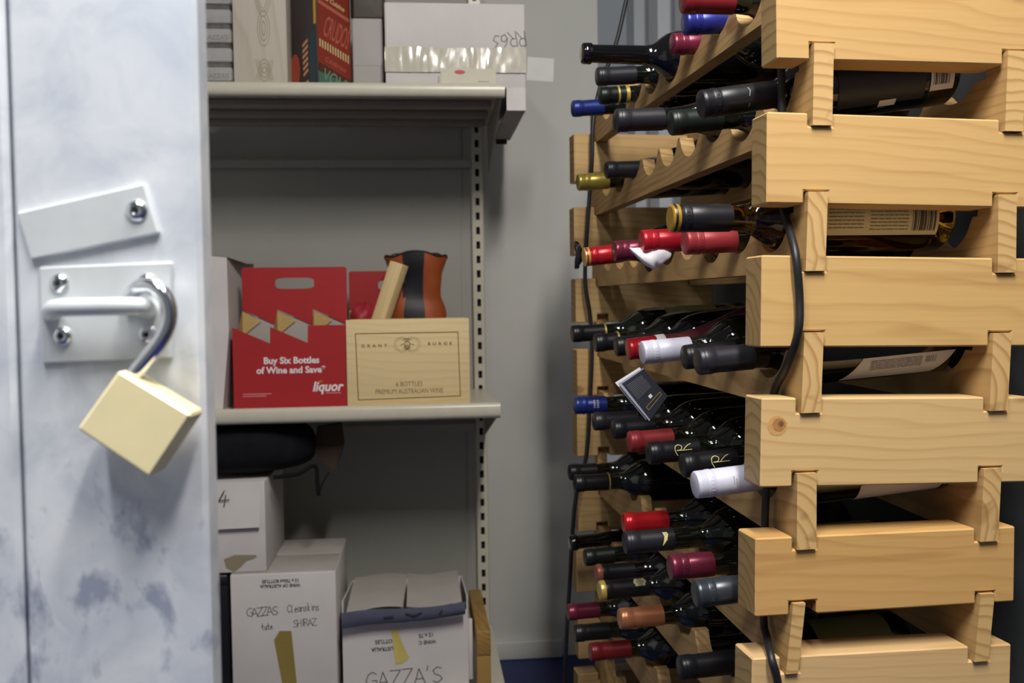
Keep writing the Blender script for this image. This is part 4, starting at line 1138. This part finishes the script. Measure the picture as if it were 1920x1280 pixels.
# -- lower bay ------------------------------------------------------
def place_text_upside(name, body, size, mat, t, x, z, sxx=.9, rot=math.pi): return text(name, body, size, mat, t, (x, z), 'CENTER', rot, 0, .0003, sxx)
yb = .014; zb = ZB + .0022
xa, xb = sx(433, 1150, yb), sx(631, 1150, yb)
zt_ = sz(530, 1074, yb)
t = item('white_carton', 'closed white wine carton with handwriting and brown tape in the lower bay', 'carton', xa, yb, zb)
w = xb - xa; hh = zt_ - zb
box('carton_body', (0, 0, 0), (w, .29, hh), CARTON, t, .0025)
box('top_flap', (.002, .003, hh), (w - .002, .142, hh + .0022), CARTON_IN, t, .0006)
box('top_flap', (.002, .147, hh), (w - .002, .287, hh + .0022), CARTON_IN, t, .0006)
lx = lambda px: (px - 433) / 198 * w
lz = lambda py: hh - (py - 1077) * 2.0 / F
place_text_upside('printed_lettering', '12 x 750ml BOTTLES', .0098, INK, t, lx(527), lz(1089))
place_text_upside('printed_lettering', 'WINE OF AUSTRALIA', .0098, INK, t, lx(526), lz(1098))
handwriting('handwriting', "GAZZAS", lx(462), lz(1158), .018, .0014, PEN, t, .74, .05, sx=.80)
handwriting('handwriting', "Cleanskins", lx(538), lz(1153), .0165, .0013, PEN, t, .80, .04, sx=.62)
handwriting('handwriting', "tute", lx(489), lz(1184), .013, .0014, PEN, t, .9, .05, sx=.62)
handwriting('handwriting', "SHIRAZ", lx(549), lz(1181), .015, .0012, PEN, t, .80, .05, sx=.72)
decal('brown_tape', [(lx(512), lz(1204)), (lx(523), lz(1187)), (lx(545), lz(1188)), (lx(553), lz(1290)), (lx(526), lz(1290))], TAPEBR, t, -.0006)
# dark crate left of it
t = item('dark_crate', 'dark crate squeezed left of the handwritten carton in the lower bay', 'crate', xa - .006, .02, zb)
box('crate_body', (-.28, 0, 0), (0, .28, hh), BLACKSHEEN, t, .004)
box('crate_rim', (-.282, -.003, hh - .02), (-.0005, .0, hh - .004), RUBBER, t, .001)
# upper carton
yb2 = .020
xr = sx(498, 990, yb2); z2 = zt_ + .003
t = item('white_carton', 'white carton marked 4 stacked on the handwritten carton', 'carton', xr, yb2, z2)
hh2 = sz(460, 903, yb2) - z2
box('carton_body', (-.24, 0, 0), (0, .27, hh2), CARTON, t, .0025)
zf_ = sz(460, 990, yb2) - z2
mk('open_flap', [(-.24, -.001, hh2), (-.006, -.001, hh2), (-.010, -.014, zf_ + .004), (-.24, -.014, zf_), (-.24, .0, hh2), (-.006, .0, hh2), (-.010, -.0125, zf_ + .004), (-.24, -.0125, zf_)],
   [[0, 1, 2, 3], [4, 5, 6, 7], [0, 1, 5, 4], [1, 2, 6, 5], [2, 3, 7, 6], [3, 0, 4, 7]], CARTON, t)
handwriting('handwriting', '4', sx(411, 930, yb2) - xr, sz(411, 946, yb2) - z2, .033, .0024, PEN, t, 1, 0, -.0115)
strokes('torn_tape', [[(sx(424, 1050, yb2) - xr, sz(424, 1052, yb2) - z2), (sx(474, 1045, yb2) - xr, sz(474, 1045, yb2) - z2)]], .009, CARTON_IN, t)
decal('torn_tape', [(sx(a, b, yb2) - xr, sz(a, b, yb2) - z2) for a, b in ((420, 1048), (440, 1040), (480, 1040), (482, 1044), (462, 1052), (448, 1066), (438, 1072), (424, 1064))], plain('torn_kraft', srgb(150, 138, 112), .9), t, -.0006)
# black bag on it
zbag = z2 + hh2
t = item('black_bag', 'black nylon bag lying on the carton marked 4', 'bag', sx(470, 850, .06), .10, zbag)
hb = sz(470, 795, .10) - zbag
def bagfn(x, y, z):
    k = .5 + .5 * math.tanh(z / .05 * 1.4)
    z2_ = max(z, -.052); x2 = x * (1.0 - .10 * (z < -.03)) + .04 * (z / .06 if z > 0 else 0)
    return x2, y, z2_
lump('bag_body', (-.02, .03, hb / 2 + .009), .155, .12, hb / 2 + .006, PLASTIC_BLACK, t, .05, 12, 40, 24, None, lambda x, y, z: (math.copysign(abs(x / .155) ** .75, x) * .155, y, math.copysign(min(1, abs(z / (hb / 2 + .006))) ** .7, z) * (hb / 2 + .004)))
tube('strap', smooth_path([(.05, -.06, .004), (.10, -.05, .008), (.135, -.03, .022), (.140, -.03, -.020), (.142, -.03, -.044)], 6), .0045, PLASTIC_BLACK, t, 8)
tube('strap', smooth_path([(.142, -.03, -.044), (.150, -.03, -.02), (.165, -.03, .006)], 6), .0018, PLASTIC_BLACK, t, 6)
t = item('brown_paper_bag', 'crumpled brown paper sticking out beside the black bag', 'paper bag', sx(615, 840, .10), .10, sz(615, 883, .10))
zb0 = sz(615, 883, .10)
pp = [(sx(a, b, .10) - sx(615, 840, .10), sz(a, b, .10) - zb0) for a, b in ((588, 846), (594, 800), (640, 792), (645, 832), (632, 880), (626, 884), (620, 876))]
prism('paper_fold', pp[:4] + [pp[4], pp[5], pp[6]], 0, .02, BROWNPAPER, t, .001)
mk('paper_crease', [(pp[0][0], -.001, pp[0][1]), (pp[3][0], -.006, pp[3][1]), (pp[5][0], -.001, pp[5][1])], [[0, 1, 2]], BROWNPAPER, t)

# open carton
yb = .012
xa, xb = sx(642, 1190, yb), sx(878, 1190, yb); w = xb - xa
zt_ = sz(760, 1122, yb)
t = item('white_carton', 'open white wine carton with drooping front flap in the lower bay', 'carton', xa, yb, zb)
hh = zt_ - zb; th = .003; dp = .30
zfr = hh - .030
box('front_wall', (0, 0, 0), (w, th, zfr), CARTON, t)
box('back_wall', (0, dp - th, 0), (w, dp, sz(760, 1086, .30) - zb), CARTON, t)
box('base', (th, th, 0), (w - th, dp - th, th), CARTON, t)
for xx in (0, w - th):
    pts = [(th, 0), (dp - th, 0), (dp - th, sz(760, 1086, .30) - zb), (th, hh)]
    vs = [(xx + a, y, z) for a in (0, th) for y, z in pts]
    mk('side_wall', vs, [[0, 1, 2, 3], [7, 6, 5, 4], [0, 1, 5, 4], [1, 2, 6, 5], [2, 3, 7, 6], [3, 0, 4, 7]], CARTON, t)
# two inner flaps sloping to the front
lx = lambda px: (px - 642) / 236 * w
zfl = sz(760, 1146, -.03) - zb
zbk = sz(760, 1078, .25) - zb
def sheet(name, quad, mat, th=.0022):
    a, b, c, d = [V(q) for q in quad]; n = (b - a).cross(d - a).normalized() * th
    vs = [a, b, c, d, a - n, b - n, c - n, d - n]
    return mk(name, vs, [[0, 1, 2, 3], [7, 6, 5, 4], [0, 4, 5, 1], [1, 5, 6, 2], [2, 6, 7, 3], [3, 7, 4, 0]], mat, t)
def along(ang): pass
n_ = 14
# front flap: curved crest, then a torn lip hanging down
def flapsurf(name, px0, px1, bow0, bow1, mat, skew0=0, skew1=0):
    vs = []; fs = []
    for j in range(n_ + 1):
        f = j / n_
        for i in range(9):
            a = i / 8
            pxx = (px0 + skew0 * (1 - f)) * (1 - a) + (px1 + skew1 * (1 - f)) * a
            y = -.030 + (.25 + .030) * f
            z = zfl + (zbk - zfl) * f + .006 * math.sin(math.pi * f) + .0035 * math.sin(a * 5 + px0) + (.008 * (a if px0 < 700 else .6 + .4 * a)) * (1 - f)
            vs.append((lx(pxx), y, z))
    for j in range(n_):
        for i in range(8): fs.append([j * 9 + i, j * 9 + i + 1, (j + 1) * 9 + i + 1, (j + 1) * 9 + i])
    o = mk(name, vs, fs, mat, t, True, None, False); return o
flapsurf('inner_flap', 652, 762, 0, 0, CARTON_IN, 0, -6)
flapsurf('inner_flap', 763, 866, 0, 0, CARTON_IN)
BLU = CARTON
vs = []; fs = []
for i in range(31):
    a = i / 30; px = 645 + 227 * a
    ztop_ = zfl + .008 * a + .003 * math.sin(a * 7) + (.002 if a > .5 else 0)
    vs.append((lx(px), -.0325, ztop_)); vs.append((lx(px), -.036, ztop_ - .012)); vs.append((lx(px), -.034, ztop_ - .026)); vs.append((lx(px), -.029, ztop_ - .036 + .010 * a))
for i in range(30):
    for k in range(3): fs.append([i * 4 + k, i * 4 + k + 1, (i + 1) * 4 + k + 1, (i + 1) * 4 + k])
BLUESHADE = plain('blue_shade_board', srgb(84, 87, 108), .8, var=.08)  # bluish shade on the carton's lip is put into its colour
mk('drooping_lip', vs, fs, BLUESHADE, t, True, None, False)
strokes('lip_print', [[(lx(722), zfl - .013), (lx(738), zfl - .012)], [(lx(762), zfl - .007), (lx(776), zfl - .012), (lx(790), zfl - .006)], [(lx(824), zfl - .010), (lx(828), zfl - .004)]], .004, INK, t, -.0375)
lz = lambda py: sz(760, py, yb) - zb
place_text_upside('printed_lettering', 'BOTTLES', .0118, INK, t, lx(721), lz(1197), .9, math.pi + .03)
place_text_upside('printed_lettering', 'AUSTRALIA', .0118, INK, t, lx(719), lz(1211), .9, math.pi + .03)
place_text_upside('printed_lettering', '12 x 75', .0118, INK, t, lx(798), lz(1189), .9, math.pi + .06)
place_text_upside('printed_lettering', 'WINE C', .0118, INK, t, lx(800), lz(1202), .9, math.pi + .05)
decal('yellow_tape', [(lx(a), lz(b)) for a, b in ((733, 1180), (744, 1178), (756, 1212), (766, 1232), (754, 1242), (740, 1244), (737, 1220))], TAPEYL, t, -.0012)
handwriting('handwriting', "GAZZA'S", lx(684), max(.004, lz(1287)), .034, .0019, PEN, t, .98, .05, sx=.78)
box('corner_edge', (w + .0005, .004, .02), (w + .0095, .010, hh - .052), CARTON, t, .001)

# timber offcuts right of the carton
yb = -.034
x0, x1 = sx(893, 1200, yb), sx(919, 1200, yb)
zA = sz(905, 1224, yb); zBt = sz(905, 1178, yb)
t = item('timber_offcut', 'short post of brown timber under another offcut at the shelf end', 'timber', (x0 + x1) / 2, yb, 0)
box('timber', (0, -.015, -.0145), (zA - .0005, .020, .0145), OFFCUT, t, .002, Matrix.Rotation(-math.pi / 2, 4, 'Y'))
t = item('timber_offcut', 'brown timber offcut lying on a short post beside the open carton', 'timber', (x0 + x1) / 2, yb, zA)
box('timber', (0, -(x1 - x0) / 2, 0), (.30, (x1 - x0) / 2, zBt - zA), OFFCUT, t, .002, Matrix.Translation((0, -.016, 0)) @ Matrix.Rotation(math.pi / 2 + .005, 4, 'Z'))

# ------------------------------------------------------------------ steel door with hasp and padlock
YD = 0.56
def dx(px, py, off=0.0): return P(px, py, YD - off)
def line_at(pA, pB, z):
    a, b = dx(*pA), dx(*pB); return a.x + (b.x - a.x) * (z - a.z) / (b.z - a.z)
door = thing('steel_door', 'galvanised steel door with hasp plates standing open at the left', 'door', V((dx(380, 640).x - .2, YD, 0)))
dorg = V((dx(380, 640).x - .2, YD, 0))
def slab(name, lA, lB, rA, rB, y0, y1, z0, z1, mat, bev=.002):
    pts = [(line_at(lA, lB, z0) - dorg.x, z0), (line_at(rA, rB, z0) - dorg.x, z0), (line_at(rA, rB, z1) - dorg.x, z1), (line_at(lA, lB, z1) - dorg.x, z1)]
    return prism(name, pts, y0, y1, mat, door, bev)
slab('door_panel', (11, 0), (53, 1280), (366, 0), (397, 1280), 0, .022, .06, 2.12, GALV, .003)
slab('door_panel', (-900, 0), (-860, 1280), (4, 0), (46, 1280), .0, .022, .06, 2.12, GALV, .003)
slab('gap_backing', (0, 0), (42, 1280), (16, 0), (58, 1280), .016, .021, .06, 2.12, RUBBER, 0)
slab('door_stile', (-900, 0), (-860, 1280), (340, 0), (371, 1280), .0225, .026, .06, 2.12, GALV, 0)
def dpt(px, py, off): p = dx(px, py, off); return (p.x - dorg.x, p.z)
def dplate(name, pxs, off0, th, mat, bev=.0008, par=None):
    pts = [dpt(a, b, off0 + th) for a, b in pxs]
    return prism(name, pts, -off0 - th, -off0, mat, par or door, bev)
def screw(px, py, off, r=.0052):
    p = dx(px, py, off); c = V((p.x - dorg.x, -off, p.z)); n = 20
    vs = []; fs = []
    for (rr, y) in ((r, 0), (r * .96, -.0012), (r * .6, -.0026), (r * .28, -.0030), (r * .26, -.0008), (0.0001, -.0006)):
        for k in range(n): vs.append((c.x + rr * math.cos(2 * math.pi * k / n), c.y + y, c.z + rr * math.sin(2 * math.pi * k / n)))
    for j in range(5):
        for k in range(n): fs.append([j * n + k, j * n + (k + 1) % n, (j + 1) * n + (k + 1) % n, (j + 1) * n + k])
    o = mk('screw', vs, fs, CHROME, door, True)
    decal('socket_shade', [(c.x + r * .3 * math.cos(q), c.z + r * .3 * math.sin(q)) for q in [2 * math.pi * k / 6 for k in range(6)]], DARKS, o, c.y - .0031)  # flat dark patch paints the shade inside the screw socket
dplate('latch_plate', [(30, 398), (57, 487), (298, 437), (270, 343)], .0, .004, PLATE, .001)
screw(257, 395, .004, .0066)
dplate('hasp_plate', [(72, 500), (78, 682), (322, 672), (322, 490)], .0, .003, PLATE, .001)
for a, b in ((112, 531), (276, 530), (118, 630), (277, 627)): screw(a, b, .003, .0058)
# staple: a stout bar bent out of the plate
def dw(px, py, off): p = dx(px, py, off); return V((p.x - dorg.x, -off, p.z))
tube('staple', smooth_path([dw(97, 588, .002), dw(97, 582, .012), dw(112, 577, .020), dw(180, 575, .022), dw(250, 574, .022), dw(270, 575, .018), dw(276, 578, .010), dw(277, 582, .002)], 6), .0052, PLATE, door, 14)
# padlock
pc = dx(254, 795, .022)
pl = thing('padlock', 'square brass padlock hanging from the hasp on the steel door', 'padlock', V((pc.x, YD - .022, pc.z)))
def pw(px, py, off): p = dx(px, py, off); return V((p.x - pc.x, -(off - .022), p.z - pc.z))
cs = [pw(225, 693, .030), pw(147, 803, .030), pw(283, 894, .030), pw(362, 776, .030)]
pts = [(c.x, c.z) for c in cs]
prism('lock_body', pts, -.010, .012, BRASS, pl, .0015)
sp_ = smooth_path([pw(241, 716, .022), pw(262, 688, .022), pw(300, 640, .022), pw(317, 600, .022), pw(312, 560, .022), pw(288, 536, .020), pw(262, 538, .016), pw(246, 556, .008), pw(243, 566, .006)], 7)
tube('shackle', sp_, .0046, CHROME, pl, 14)
tube('shackle_collar', [sp_[0], sp_[3]], .0058, BRASS, pl, 14)
